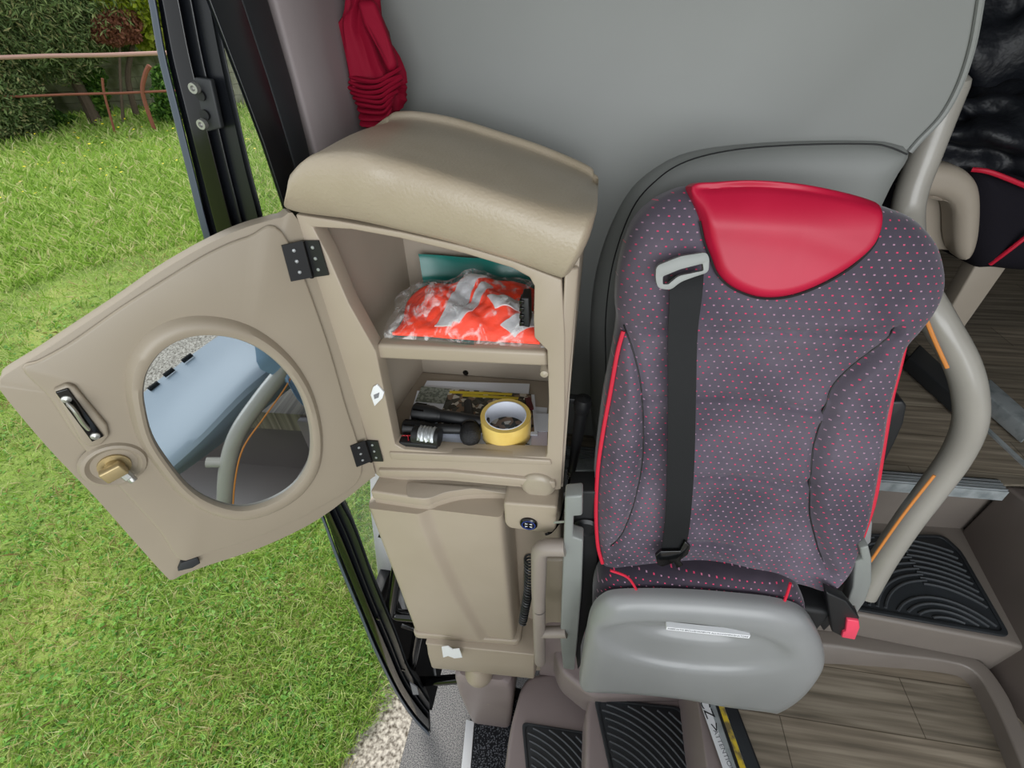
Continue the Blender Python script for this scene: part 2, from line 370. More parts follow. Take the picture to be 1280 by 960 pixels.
def solid(f, g, nu, nv):
    """closed body between two surfaces f and g over the unit square"""
    bm = bmesh.new(); A = [[bm.verts.new(f(i/nu, j/nv)) for j in range(nv+1)] for i in range(nu+1)]; B = [[bm.verts.new(g(i/nu, j/nv)) for j in range(nv+1)] for i in range(nu+1)]
    for i in range(nu):
        for j in range(nv):
            bm.faces.new((A[i][j], A[i+1][j], A[i+1][j+1], A[i][j+1])); bm.faces.new((B[i][j], B[i][j+1], B[i+1][j+1], B[i+1][j]))
    for i in range(nu):
        bm.faces.new((A[i][0], B[i][0], B[i+1][0], A[i+1][0])); bm.faces.new((A[i][nv], A[i+1][nv], B[i+1][nv], B[i][nv]))
    for j in range(nv):
        bm.faces.new((A[0][j], A[0][j+1], B[0][j+1], B[0][j])); bm.faces.new((A[nu][j], B[nu][j], B[nu][j+1], A[nu][j+1]))
    return bm
def segdist(p, poly, closed=True):
    """numpy: distances of points p (n,2) to a polyline"""
    best = np.full(len(p), 1e9); q = np.array(poly); n = len(q)
    for i in range(n if closed else n-1):
        a = q[i]; b_ = q[(i+1) % n]; ab = b_-a; t = np.clip(((p-a)@ab)/max(ab@ab, 1e-12), 0, 1)
        best = np.minimum(best, np.linalg.norm(p-(a+t[:, None]*ab), axis=1))
    return best
def panel(M4, outline, T, R, back, disp=None, rings=46, n=220, wbase=0.0, top_round=True):
    """padded body: outline in local (x,z), front bulges towards -y by T with edge radius R, back face at +back"""
    pts = resample([(p[0], 0, p[1]) for p in outline], n); o = np.array([(p.x, p.z) for p in pts])
    area = 0; c = np.zeros(2)
    for i in range(n):
        a, b_ = o[i], o[(i+1) % n]; cr = a[0]*b_[1]-b_[0]*a[1]; area += cr; c += (a+b_)*cr
    c /= 3*area
    ks = [1-(1-i/rings)**1.0 for i in range(1, rings+1)]; ks = [1-(1-k)**1.35 for k in ks]
    allp = [c]+[c+(q-c)*k for k in ks for q in o]; allp = np.array(allp)
    d = segdist(allp, o); h = wbase+T*np.sqrt(np.clip(1-(1-np.minimum(d/R, 1))**2, 0, 1))
    if disp is not None: h = h+disp(allp)*np.clip(d/(R*.5), 0, 1)
    bm = bmesh.new(); vs = [bm.verts.new(M4@V((a[0], -hh, a[1]))) for a, hh in zip(allp, h)]
    idx = lambda r, k: 1+r*n+(k % n)
    for k in range(n): bm.faces.new((vs[0], vs[idx(0, k)], vs[idx(0, k+1)]))
    for r in range(rings-1):
        for k in range(n): bm.faces.new((vs[idx(r, k)], vs[idx(r+1, k)], vs[idx(r+1, k+1)], vs[idx(r, k+1)]))
    L1 = [bm.verts.new(M4@V((q[0], back*.7, q[1]))) for q in o]; q2 = c+(o-c)*.96; L2 = [bm.verts.new(M4@V((q[0], back, q[1]))) for q in q2]
    for k in range(n):
        k2 = (k+1) % n; a, b_ = vs[idx(rings-1, k)], vs[idx(rings-1, k2)]
        bm.faces.new((a, L1[k], L1[k2], b_)); bm.faces.new((L1[k], L2[k], L2[k2], L1[k2]))
    bm.faces.new(L2)
    return bm
def text(name, s, M4, size, mat, parent, ext=.0004):
    cu = bpy.data.curves.new(name, 'FONT'); cu.body = s; cu.size = size; cu.extrude = ext; cu.align_x = 'CENTER'; cu.align_y = 'CENTER'
    tmp = bpy.data.objects.new('tmp', cu); COL.objects.link(tmp); bpy.context.view_layer.update()
    me = bpy.data.meshes.new_from_object(tmp.evaluated_get(bpy.context.evaluated_depsgraph_get())); bpy.data.objects.remove(tmp); bpy.data.curves.remove(cu)
    me.materials.clear(); me.materials.append(MATS[mat])
    return link(name, me, parent, W(parent).inverted()@M4)
def frame(o, x, z):
    """matrix with local X=x, local Z=z, origin o"""
    x = V(x).normalized(); z = V(z); z = (z-x*z.dot(x)).normalized(); y = z.cross(x)
    return Matrix(((x.x,y.x,z.x,o[0]),(x.y,y.y,z.y,o[1]),(x.z,y.z,z.z,o[2]),(0,0,0,1)))
def LP(M4, px, py, y=0.0):
    """pixel -> local (x,z) on local plane y"""
    o = M4@V((0, y, 0)); n = (M4.to_3x3()@V((0,1,0))); q = M4.inverted()@PP(px, py, o, n); return (q.x, q.z)
def sm(a, b_, x):
    t = max(0, min(1, (x-a)/(b_-a))); return t*t*(3-2*t)

exec_parts = []
# ================================================================== OUTSIDE
def build_outside():
    struct('ground_pavement', box(-.62, 8, -12, 40, GZ-.1, GZ), 'tarmac')
    struct('ground_bright_patch', box(-.62, 8, -12, -2.6, GZ, GZ+.004), 'gravel')  # pale patch added ahead so the mirror shows a bright outside
    struct('ground_verge', box(-.88, -.62, -12, 40, GZ-.1, GZ+.002), 'gravel')
    # lawn as a gently uneven sheet
    def f(u, v):
        x = -.80-60*u**2.2; y = -25+85*v; s = min(1, (-.80-x)/.4)
        return V((x+(.05*math.sin(y*7)+.04*math.sin(y*17+1) if u == 0 else 0), y, GZ+s*(.02+.012*math.sin(x*2.1)*math.cos(y*1.7))))
    struct('ground_lawn', grid(f, 60, 160), 'soil_grass')
    # countless blades: density falls with distance
    def blades(name, mat, n, rmin, rmax, h0, w0, seed, leaf=False, amin=100, amax=205, clump=0, xmax=-.80):
        g = np.random.default_rng(seed); r = rmin*(rmax/rmin)**g.random(n); a = np.radians(amin+(amax-amin)*g.random(n))
        x = r*np.cos(a); y = r*np.sin(a)
        if clump:
            nz = np.sin(x*clump*1.3+np.sin(y*clump))*np.cos(y*clump*1.1+1.7*np.sin(x*clump*.7)); k = nz > g.random(n)*1.6-.9; x, y, r = x[k], y[k], r[k]
        k = x < xmax+.06*g.standard_normal(len(x)); x, y, r = x[k], y[k], r[k]; n = len(x)
        s = 1+r*.16; h = h0*(.4+1.2*g.random(n)**1.6)*(1+.08*r); w = w0*(.6+.8*g.random(n))*s; th = g.random(n)*6.283; lean = (.2+.9*g.random(n)); ph = g.random(n)*6.283
        B = np.stack([x, y, np.full(n, GZ+.012)], 1); d = np.stack([np.cos(th), np.sin(th), 0*th], 1); l = np.stack([np.cos(ph)*lean, np.sin(ph)*lean, np.ones(n)], 1); l /= np.linalg.norm(l, axis=1)[:, None]
        if leaf:
            z = np.array([0,0,1.]); top = B+z*(h*.5)[:, None]; e = np.cross(d, z); tilt = (g.random((n,3))-.5)*.6
            d2 = d+tilt; e2 = e+tilt[:, ::-1]
            v = np.stack([top-d2*w[:, None], top-e2*w[:, None]*.8, top+d2*w[:, None], top+e2*w[:, None]*.8], 1).reshape(-1, 3); m_ = 4
            faces = np.arange(n*4).reshape(-1, 4)
        else:
            mid = B+l*(h*.55)[:, None]; tip = B+l*h[:, None]+np.stack([l[:, 0], l[:, 1], -.4*np.ones(n)], 1)*(h*.35)[:, None]
            v = np.stack([B-d*w[:, None], B+d*w[:, None], mid+d*w[:, None]*.75, tip, mid-d*w[:, None]*.75], 1).reshape(-1, 3)
            faces = np.arange(n*5).reshape(-1, 5)
        o_ = V((-2, 2, GZ)); v = v-np.array(o_)
        me = bpy.data.meshes.new(name); me.from_pydata(v.tolist(), [], faces.tolist()); me.materials.append(MATS[mat])
        return link(name, me, None, Matrix.Translation(o_))
    o = blades('grass', 'blades', 220000, .95, 24, .062, .0016, 1); tag(o, 'bright green uncut lawn grass outside the open door', 'grass', kind='stuff')
    o = blades('clover_leaves', 'clover', 60000, .95, 7, .04, .0075, 2, leaf=True, clump=3.1); tag(o, 'broad green clover leaves growing among the lawn grass', 'clover', kind='stuff')
    o = blades('dry_grass', 'straw', 45000, .9, 9, .055, .0017, 3, clump=2.3, xmax=-.74); tag(o, 'dry straw coloured grass at the lawn edge by the tarmac', 'dry grass', kind='stuff')
    o = blades('tall_weeds', 'blades', 30000, 8, 24, .10, .0042, 5, amin=120, amax=150); tag(o, 'tall rough weeds at the foot of the far garden wall', 'weeds', kind='stuff')
    o = blades('yellow_flowers', 'flower', 260, 12, 24, .22, .0085, 6, leaf=True, amin=122, amax=150); tag(o, 'tiny yellow wildflowers dotted through the far lawn', 'flowers', kind='stuff')
    # garden wall of pale blocks far left
    a = P(-260, 205, z=GZ); b_ = P(120, 158, z=GZ); a = V((a.x, a.y, GZ)); c1 = P(40, 146, z=GZ); c2 = P(215, 137, z=GZ)
    d = (c2-c1); d.z = 0; A = c1-d*1.6; B = c2+d*2.2; nrm = V((-d.y, d.x, 0)).normalized(); nrm = nrm if nrm.dot(c1) > 0 else -nrm
    H_ = 1.75
    bm = bmesh.new(); L_ = (B-A).length; nb = int(L_/.9); t = (B-A).normalized(); cz = GZ
    for j in range(5):
        for i in range(nb):
            off = .45 if j % 2 else 0; p = A+t*(i*.9+off)+V((0,0,j*.35)); obox(p+t*.45+nrm*.1+V((0,0,.175)), t*.443, nrm*.1, V((0,0,.168)), bm)
    struct('wall_garden', bm, 'block_wall')
    rng2 = random.Random(3)
    # rusty railing in front of the wall
    def gr(px, py): p = P(px, py, z=GZ); return V((p.x, p.y, GZ))
    q = gr(40, 178); q2 = gr(215, 167); dd = (q2-q).normalized()
    th_ = thing('garden_fence', 'rusty metal pipe fence in front of the pale garden wall', 'fence', q)
    top = []
    for px, py in ((-60, 73), (0, 72), (60, 70), (130, 69), (215, 66)):
        r = ray(px, py); n_ = V((-dd.y, dd.x, 0)); tt = q.dot(n_)-EYE.dot(n_); top.append(EYE+r*(tt/r.dot(n_)))
    obj('rail', tube(top, .05, 8), 'rail_paint', th_)
    low = [p-V((0,0,.85)) for p in top]; obj('rail', tube(low, .03, 8), 'rust', th_)
    for pxs in ([(187,82),(181,95),(179,120),(187,150)], [(128,98),(131,120),(134,150)]):
        n_ = V((-dd.y, dd.x, 0)); L2 = []
        for px, py in pxs:
            r = ray(px, py); tt = q.dot(n_)-EYE.dot(n_); L2.append(EYE+r*(tt/r.dot(n_)))
        L2[-1].z = GZ-.05; obj('post', tube(spline(L2, 5), .055 if pxs[0][0] == 187 else .03, 8), 'rust', th_)
    # foliage helper: clouds of small leaf faces hung about branch points
    def foliage(name, mat, parent, centres, n, size, spread, seed, droop=0):
        g = np.random.default_rng(seed); C_ = np.array([tuple(c[0]) for c in centres]); S = np.array([c[1] for c in centres]); k = g.choice(len(C_), n, p=S**2/np.sum(S**2))
        u = g.standard_normal((n, 3)); u /= np.linalg.norm(u, axis=1)[:, None]; rad = g.random(n)**.45
        p = C_[k]+u*(rad*S[k])[:, None]*np.array([1, 1, .8]); p[:, 2] = np.maximum(p[:, 2], GZ+.05)
        d1 = g.standard_normal((n, 3)); d1[:, 2] -= droop; d1 /= np.linalg.norm(d1, axis=1)[:, None]; d2 = np.cross(d1, g.standard_normal((n, 3))); d2 /= np.linalg.norm(d2, axis=1)[:, None]
        s = size*(.5+g.random(n)); v = np.stack([p-d1*s[:, None], p+d2*(s*spread)[:, None], p+d1*s[:, None], p-d2*(s*spread)[:, None]], 1).reshape(-1, 3)
        M = W(parent).inverted() if parent else Matrix(); org = np.array(W(parent).translation) if parent else np.zeros(3)
        me = bpy.data.meshes.new(name); me.from_pydata((v-org).tolist(), [], np.arange(n*4).reshape(-1, 4).tolist()); me.materials.append(MATS[mat])
        return link(name, me, parent)
    def at(px, py, dist):
        r = ray(px, py); h = math.hypot(r.x, r.y); return EYE+r*(dist/h)
    def tree(name, label, foot, dist, blobs, trunk, mat, n, size, spread, seed, tr=.16, droop=0, group=None):
        b0 = at(*foot, dist); b0.z = GZ; t_ = thing(name, label, 'tree', b0, group)
        if trunk:
            pts = [at(px, py, dist) for px, py in trunk]; pts[0].z = GZ-.05
            obj('trunk', tube(spline(pts, 5), [tr*(1-.55*i/(5*(len(pts)-1))) for i in range(5*(len(pts)-1)+1)], 10), 'bark', t_)
        obj_ = foliage('foliage', mat, t_, [(at(px, py, dist+dz), s*1.15) for px, py, dz, s in blobs], n, size, spread, seed, droop); obj_['kind'] = 'stuff'
    tree('conifer_tree', 'big grey green conifer with a leaning bare trunk at far left', (126,158), 21.6,
         [(20,20,0,1.6),(70,15,.5,1.5),(100,26,0,.8),(60,55,-.5,1.1),(20,45,0,1.1),(92,-5,.5,1.1),(-30,40,0,1.6),(30,62,0,.7),(60,-40,0,2.2)],
         [(128,170),(112,135),(92,98),(74,70),(60,20)], 'conifer', 60000, .085, .2, 11, .2, .6)
    tree('evergreen_bush', 'dense dark green bush at the lower left foot of the conifer', (20,180), 20.6,
         [(10,125,0,.85),(35,158,0,.55),(-10,165,.3,.9),(20,178,0,.5),(-40,120,0,1.4),(50,172,0,.3)], None, 'conifer', 26000, .06, .35, 12)
    tree('ivy_bush', 'leafy green ivy shrub behind the leaning conifer trunk', (105,152), 21.2,
         [(116,95,.6,.34),(120,118,.6,.32),(122,135,.6,.3),(70,150,.6,.3),(92,155,.6,.25)], None, 'ivy', 4200, .06, .6, 13)
    tree('ivy_shrub', 'dark ivy shrub beside the curved rusty post', (205,140), 19.6,
         [(206,95,0,.3),(208,120,0,.36),(202,140,0,.3),(235,110,0,.8)], None, 'ivy', 6000, .06, .6, 14)
    tree('lime_tree', 'yellow green leafy tree above the pipe rail beside the conifer', (200,120), 21.5,
         [(168,4,0,.8),(190,26,0,.75),(160,-25,0,1.3),(205,48,0,.55),(182,48,0,.35),(215,10,0,.9),(150,14,.2,.35)], [(172,150),(160,100),(165,60),(170,10)], 'lime_leaf', 20000, .09, .6, 15, .10)
    tree('red_leaf_shrub', 'reddish brown leaved shrub between conifer and lime tree', (150,140), 20.8,
         [(140,38,0,.42),(154,26,0,.42),(162,42,0,.28),(126,44,0,.25)], [(150,150),(150,90),(150,45)], 'red_leaf', 8000, .06, .5, 16, .05)
    tree('background_tree', 'dark green tree mass standing beyond the garden wall', (60,120), 31,
         [(x_, -5, 0, 3.4) for x_ in range(-420, 520, 60)]+[(x_, 50, 0, 2.2) for x_ in range(-420, 520, 45)], [(60,150),(60,60),(60,0)], 'conifer', 40000, .2, .6, 17, .2)
    tree('background_conifer', 'tall olive conifer rising beyond the wall, furthest left in the photo', (-150,160), 24,
         [(-160,20,0,3),(-90,0,0,2.5),(-220,60,0,3),(-120,90,0,2)], [(-150,150),(-150,60),(-150,0)], 'conifer', 9000, .2, .4, 18, .2)

# ================================================================== DOOR LEAF + SIDE WALL
def ly(z):  # the open leaf leans: distance along the bus of its edge
    return .60-.10*(2.2-z)/2.2
def leafpt(px, py):
    o = V((0, .60, 2.2)); n = V((0, 2.2, -.10)).normalized(); return PP(px, py, o, n)
def build_door():
    t = thing('door_leaf', 'open black framed entrance door leaf standing outside, curved towards its foot', 'door', leafpt(540, 915))
    L_ = [(168,-90),(178,-60),(193,0),(205,70),(222,140),(240,213),(262,300),(300,415),(345,530),(400,635),(424,700),(450,763),(470,812),(496,864),(518,897),(538,918)]
    Rr = [(243,-90),(246,-60),(258,0),(272,70),(288,140),(305,213),(325,290),(346,390),(382,510),(419,619),(441,663),(468,735),(494,797),(509,838),(524,862),(536,880),(553,900)]
    n = 5
    Lp = spline([leafpt(*p) for p in L_], n); Rp = spline([leafpt(*p) for p in Rr], n)
    def strip(a, b_, y0, y1, bm=None):  # cross-section between fractions a..b across the edge face
        rings = []
        for l, r in zip(Lp, Rp):
            p, q = l.lerp(r, a), l.lerp(r, b_)
            rings.append([p+V((0,y0,0)), q+V((0,y0,0)), q+V((-.8*(y1-y0),y1,0)), p+V((-.8*(y1-y0),y1,0))])
        return loft(rings, bm=bm)
    obj('frame', strip(.12, .72, 0, .05), 'door_black', t, bevel=.004)
    obj('core_plate', strip(-.01, .97, .006, .014), 'door_black', t)
    o = obj('seal', strip(-.02, .12, -.008, .03), 'seal_grey', t, bevel=.003); tag(o, 'grey rubber seal along the outer edge')
    obj('inner_rib', strip(.30, .62, -.012, .0), 'gloss_black', t, bevel=.004)
    obj('inner_rib', strip(.72, 1.0, .015, .055), 'black_rubber', t, bevel=.003)
    # pane: glass above, black panel below; outer skin follows the curve
    k0 = min(range(len(Lp)), key=lambda i: abs(Lp[i].z-.80))
    def skin(i0, i1, th, y0, y1, f=.5):
        rings = []
        for l, r in list(zip(Lp, Rp))[i0:i1]:
            p = l.lerp(r, f)+V((-.02, 0, 0)); rings.append([V((p.x, l.y+y0, p.z)), V((p.x+th, l.y+y0, p.z)), V((p.x+th, l.y+y1, p.z)), V((p.x, l.y+y1, p.z))])
        return loft(rings)
    obj('pane', skin(0, k0+1, .006, .04, .62), 'glass', t)
    obj('lower_panel', skin(k0, len(Lp), .02, .04, .62), 'dark', t)
    obj('frame_bar', skin(k0-1, k0+1, .035, .04, .62), 'door_black', t, bevel=.004)
    obj('rear_stile', skin(0, len(Lp), .04, .62, .68), 'door_black', t, bevel=.004)
    # bolted bracket on the edge
    def on(px, py, off): return leafpt(px, py)+V((0, -off, 0))
    bk = prism([on(250,95,.012), on(271,98,.012), on(284,158,.012), on(263,163,.012)], (0,.008,0)); br = obj('bolt_plate', bk, 'dark_grey', t, bevel=.002); tag(br, 'dark slotted metal plate')
    for px, py in ((259,107),(268,151)):
        c = on(px, py, .02); bo = obj('bolt', lathe(c, (0,-1,0), [(.0001,0),(.006,0),(.0062,.001),(.0055,.006),(.003,.006),(.0028,.002),(.0001,.002)], 20), 'zinc', br, ang=50)
    for px, py in ((261,117),(266,141)):
        c = on(px, py, .0135); obj('slot', lathe(c, (0,-1,0), [(.0001,0),(.0058,0),(.0058,.003),(.0001,.003)], 18), 'dark', br)
    for px, py in ((473,771),(505,835)):
        c = leafpt(px, py)+V((0,-.004,0)); obj('screw', lathe(c, (0,-1,0), [(.0001,0),(.006,0),(.006,.004),(.0001,.005)], 14), 'gloss_black', t)
    sk = prism([on(513,851,.006), on(522,857,.006), on(524,866,.006), on(517,866,.006)], (0,.004,0)); obj('sticker', sk, 'faint_ink', t)
    # two bent black grab bars on the inside of the leaf
    y0 = .57
    def T_(L2, yy): return fillet([P(a, b_, y=yy) for a, b_ in L2], .035, 7, closed=False)
    for L2 in ([(503,672),(488,768),(535,772),(560,772)], [(524,784),(511,852),(545,851),(580,848)]):
        c0 = P(*L2[0], y=y0); pts = T_(L2, y0); a = pts[0]+V((-.05, 0, .02)); obj('grab_bar', tube([a]+pts, .0165, 16), 'gloss_black', t)
    # strut with a pale knuckle
    obj('gas_strut', tube([P(536,790,y=.64), P(545,850,y=.64)], .005, 10), 'steel', t)
    # bus side: black aperture profile, then the mauve lining
    X = -.42
    def pil(pl, pr, name, mat, th, kind='structure', x=X):
        rings = []
        for l, r in zip(pl, pr):
            a = P(*l, x=x); b_ = P(*r, x=x); rings.append([a, b_, b_+V((-th,0,0)), a+V((-th,.01,0))])
        return loft(rings)
    l1 = [(240,-60),(262,0),(300,100),(330,180),(357,262),(372,300)]; r1 = [(318,-60),(337,0),(366,100),(386,180),(397,230),(405,262)]
    pf = thing('door_surround', 'black rubber edged door surround post left of the tan cabinet', 'door frame', P(372,300,x=X)); pf['kind'] = 'structure'
    obj('post', pil(l1, [( (a[0]*.45+b_[0]*.55), (a[1]+b_[1])/2) for a, b_ in zip(l1, r1)], 'p', 'door_black', .012), 'door_black', pf, bevel=.003)
    obj('rubber_seal', pil([((a[0]*.47+b_[0]*.53), (a[1]+b_[1])/2) for a, b_ in zip(l1, r1)], r1, 'p', 'black_rubber', .02), 'black_rubber', pf, bevel=.006)
    # mauve lining of the body side with a rounded inner corner
    pts = []
    A = P(337, 0, x=X); yy0 = .735
    prof = [(X-.05, .715), (X, .72), (X+.012, .74), (X+.016, .80), (X+.014, .88), (X+.02, .96), (X+.10, 1.0), (X-.05, 1.0)]
    rings = [[V((x, y, z)) for x, y in prof] for z in (1.86, 2.1, 2.4, 2.8)]
    struct('wall_side', loft(rings), 'side_mauve', bevel=.004)
    # body side under the window, beside the cabinet and console; white outer jamb
    rings = []
    for l, r in (((462,590),(484,590)),((463,640),(492,650)),((470,700),(500,720)),((478,770),(512,800)),((505,850),(520,860))):
        a = P(*l, y=.66); b_ = P(*r, y=.66); rings.append([a, b_, b_+V((0,.02,0)), a+V((0,.02,0))])
    struct('trim_1', loft(rings), 'white', bevel=.003)
    bm = box(X-.02, X, .70, 1.6, .30, 1.86); struct('wall_lower', bm, 'side_mauve')

# ================================================================== PARTITION + FLOORS
def build_bus():
    YW = .95
    out = [(395,-160),(1262,-160),(1240,-60),(1226,0),(1216,55),(1200,105),(1178,145),(1150,175),(1136,192),(1112,232),(1096,270),(1060,360),(1030,450),(1000,560),(560,560),(440,140),(420,0)]
    pts = [P(a, b_, y=YW) for a, b_ in out]
    pts = spline(pts[:12], 4)+pts[12:]
    # heightfield body so the panel bows gently
    struct('wall_rear', prism(pts, (0,.035,0)), 'wall_grey', bevel=.008)
    out2 = [(745,640),(742,560),(738,480),(738,400),(745,340),(762,285),(790,235),(830,203),(870,188),(930,180),(1010,176),(1090,176),(1118,180),(1135,190),(1116,222),(1100,255),(1080,300),(1060,360),(1040,450),(1020,560),(1000,640)]
    Mw = frame((0, YW, 0), (1,0,0), (0,0,1))
    o2 = [LP(Mw, a, b_) for a, b_ in out2]; o2 = [(p.x, p.z) for p in spline([(a, 0, b_) for a, b_ in o2], 5, True)]
    struct('wall_rear_panel', panel(Mw, o2, .032, .05, .0, rings=30, n=200, wbase=.002), 'wall_grey')
    # thin dark joint line following the arch
    jl = [(716,640),(716,560),(716,480),(752,560),(757,470),(757,400),(766,330),(790,262),(822,224),(860,201),(920,187),(1000,181),(1085,180),(1112,184),(1134,193)]
    jl = jl[3:]
    struct('trim_2', tube(spline([P(a, b_, y=YW-.0335) for a, b_ in jl], 6), .0013, 6), 'dark')
    # faint embossed sweep of the partition top: shallow raised field
    struct('trim_3', tube(spline([P(a, b_, y=YW-.001) for a, b_ in ((1226,-2),(1216,55),(1200,105),(1178,145),(1150,175),(1137,190))], 6), .005, 8), 'wall_grey')
    # unseen roof and dark walls, added to darken the passenger cabin
    struct('ceiling', box(-.47, 2.2, -.3, 6, 3.0, 3.05), 'wall_grey')
    struct('wall_cabin_left', box(-.47, -.44, 1.0, 6, .3, 3.0), 'dark_grey')
    struct('wall_right', box(2.17, 2.2, -.2, 6, .3, 3.0), 'dark_grey')
    struct('wall_cabin_rear', box(-.47, 2.2, 5.97, 6, 1.0, 3.0), 'dark_grey')
    # upper floor
    a = [V((-.42, .90, 1.25)), P(1255, 606, z=1.25), P(1420, 600, z=1.25)]
    e1 = a[1]
    struct('floor', prism([V((-.42,e1.y-.02,1.25)), V((e1.x,e1.y,1.25)), V((2.17,e1.y+.16,1.25)), V((2.17,6,1.25)), V((-.42,6,1.25))], (0,0,-.03)), 'planks')
    # aisle seat platform, floor rails
    for l in (((1130,440),(1290,590)), ((1150,395),(1300,548)), ((1232,492),(1310,570))):
        p, q = P(*l[0], z=1.252), P(*l[1], z=1.252); o = struct('trim_4', obox((p+q)/2, (q-p)/2, (q-p).normalized().cross(V((0,0,1)))*.006, V((0,0,.004))), 'alu')
    # nosing at the upper step
    n0 = V((-.1, e1.y-.035, 1.25)); n1 = V((e1.x-.003, e1.y-.012, 1.25)); d = (n1-n0)
    t = thing('step_nosing', 'ribbed silver aluminium nosing on the upper step behind the seat', 'step nosing', (n0+n1)/2)
    k = V((-d.y, d.x, 0)).normalized()
    obj('strip', prism([n0+k*.03, n0-k*.012, n0-k*.014-V((0,0,.03)), n0-k*.008-V((0,0,.03)), n0-k*.006-V((0,0,.004)), n0+k*.03-V((0,0,.002))], d), 'alu', t)
    for j in range(4): obj('rib', obox((n0+n1)/2+k*(.022-.009*j)+V((0,0,.0015)), d/2, k*.0022, V((0,0,.0015))), 'steel', t)
    # taupe step moulding: riser, mat step, platform rim
    e0 = V((-.1, e1.y-.01, 0))
    struct('stair_riser', prism([V((.3,.875,1.04)), V((1.25,.93,1.04)), V((1.25,e1.y+.02,1.235)), V((.3,.875,1.235))], (0,.03,0)), 'step_taupe')
    c = [(.40,.60),(.44,.60),(1.10,.60),(1.12,.93),(.40,.93)]
    fl = [P(1015,790,z=1.04), P(1150,812,z=1.04), P(1290,850,z=1.04)]
    # step body
    top = [P(960,757,z=1.045), P(1080,770,z=1.045), P(1262,805,z=1.045), P(1320,822,z=1.045), V((1.20,.93,1.045)), V((.42,.93,1.045))]
    struct('stair_step_upper', prism(top, (0,0,-.24)), 'step_taupe', bevel=.010, seg=4)
    # rim round the plank platform
    inner = [P(940,838,z=.903), P(1015,829,z=.903), P(1100,833,z=.903), P(1175,840,z=.903), P(1207,850,z=.903), P(1226,880,z=.903), P(1248,930,z=.903), P(1285,1030,z=.903)]
    outer = [P(925,792,z=.95), P(1015,786,z=.95), P(1100,798,z=.95), P(1185,815,z=.95), P(1226,826,z=.95), P(1256,862,z=.95), P(1280,912,z=.95), P(1330,1030,z=.95)]
    mid = [P(925,812,z=.95), P(1015,804,z=.95), P(1100,816,z=.95), P(1180,826,z=.95), P(1216,838,z=.95), P(1238,868,z=.95), P(1262,920,z=.95), P(1306,1030,z=.95)]
    I, M_, O = spline(inner, 5), spline(mid, 5), spline(outer, 5)
    rings = [[i, i.lerp(m_, .8)+V((0,0,.002)), m_, o_, V((o_.x, o_.y, .70)), V((i.x, i.y, .70))] for i, m_, o_ in zip(I, M_, O)]
    struct('trim_5', loft(rings), 'step_taupe', bevel=.005)
    struct('floor_platform', box(.385, 1.3, -.5, .62, .80, .90), 'planks')
    struct('stair_filler', box(.10, .44, .53, .93, .45, 1.02), 'step_mauve', bevel=.02, seg=4)
    # brown flank of the driver's platform
    bt = [P(1202,662,z=1.046), P(1240,735,z=1.046), P(1292,832,z=1.046)]; tp = [P(1256,606,z=1.25), P(1330,660,z=1.25), P(1420,760,z=1.25)]
    bt += [P(1330,905,z=.99), P(1380,1000,z=.95)]; tp += [P(1500,880,z=1.25), P(1600,1000,z=1.25)]
    rings = [[b_, t_, t_+V((.5,0,0)), V((t_.x+.5, b_.y, b_.z-.3)), V((b_.x, b_.y, b_.z-.3))] for b_, t_ in zip(bt, tp)]
    struct('wall_driver_platform', loft(rings), 'wall_brown', bevel=.01)
    # ---- left flight
    struct('stair_step_middle', prism(fillet([V((.098,-.2,.70)), V((.098,.475,.70)), V((.20,.56,.70)), V((.42,.56,.70)), V((.42,-.2,.70))], .05), (0,0,-.2)), 'step_mauve', bevel=.014, seg=4)
    struct('stair_step_lower', prism(fillet([V((-.105,-.2,.55)), V((-.115,.40,.55)), V((-.09,.55,.55)), V((.14,.60,.55)), V((.14,-.2,.55))], .05), (0,0,-.36)), 'step_mauve', bevel=.014, seg=4)
    struct('stair_back', prism(fillet([P(672,860,y=.56), P(680,790,y=.56), P(760,780,y=.56), P(1000,800,y=.56), P(1000,960,y=.56), P(672,960,y=.56)], .03), (0,.12,0)), 'step_mauve', bevel=.02, seg=4)
    struct('stair_curb', prism(fillet([P(740,872,z=.745), P(700,840,z=.745), P(690,800,z=.745), P(900,800,z=.745), P(905,868,z=.745)], .03), (0,0,-.15)), 'step_mauve', bevel=.018, seg=4)
    struct('floor_entry', box(-.285, -.08, -.4, .62, .17, .198), 'dark_grey')
    # edge of the plank platform towards the steps
    struct('stair_edge', box(.35, .39, -.2, .56, .62, .893), 'step_mauve', bevel=.006)
    # mats
    def mat(name, label, px, z, ridges, border=.010, arc=None):
        pts = fillet([P(a, b_, z=z) for a, b_ in px], .018, 5); c_ = sum(pts, V())/len(pts); t_ = thing(name, label, 'step mat', c_, 'ribbed rubber step mats')
        obj('mat_base', prism(pts, (0,0,.004)), 'black_rubber', t_, bevel=.0015, seg=2)
        inn = [c_+(p-c_)*.93 for p in pts]; obj('border', ringslab(pts, inn, (0,0,.007)), 'black_rubber', t_, bevel=.001, seg=2)
        inn = [c_+(p-c_)*.90 for p in pts]
        P2 = [(p.x, p.y) for p in inn]
        def inside(x, y):
            r = False
            for i in range(len(P2)):
                (x1, y1), (x2, y2) = P2[i], P2[(i+1) % len(P2)]
                if (y1 > y) != (y2 > y) and x < (x2-x1)*(y-y1)/(y2-y1)+x1: r = not r
            return r
        segs = []
        for L2 in ridges:
            cur = []
            for p in L2:
                if inside(p[0], p[1]): cur.append(V((p[0], p[1], z+.005)))
                else:
                    if len(cur) > 2: segs.append(cur)
                    cur = []
            if len(cur) > 2: segs.append(cur)
        for s in segs[:95]: obj('ridge', tube(s, .0034, 6), 'rib_highlight', t_)
        return t_
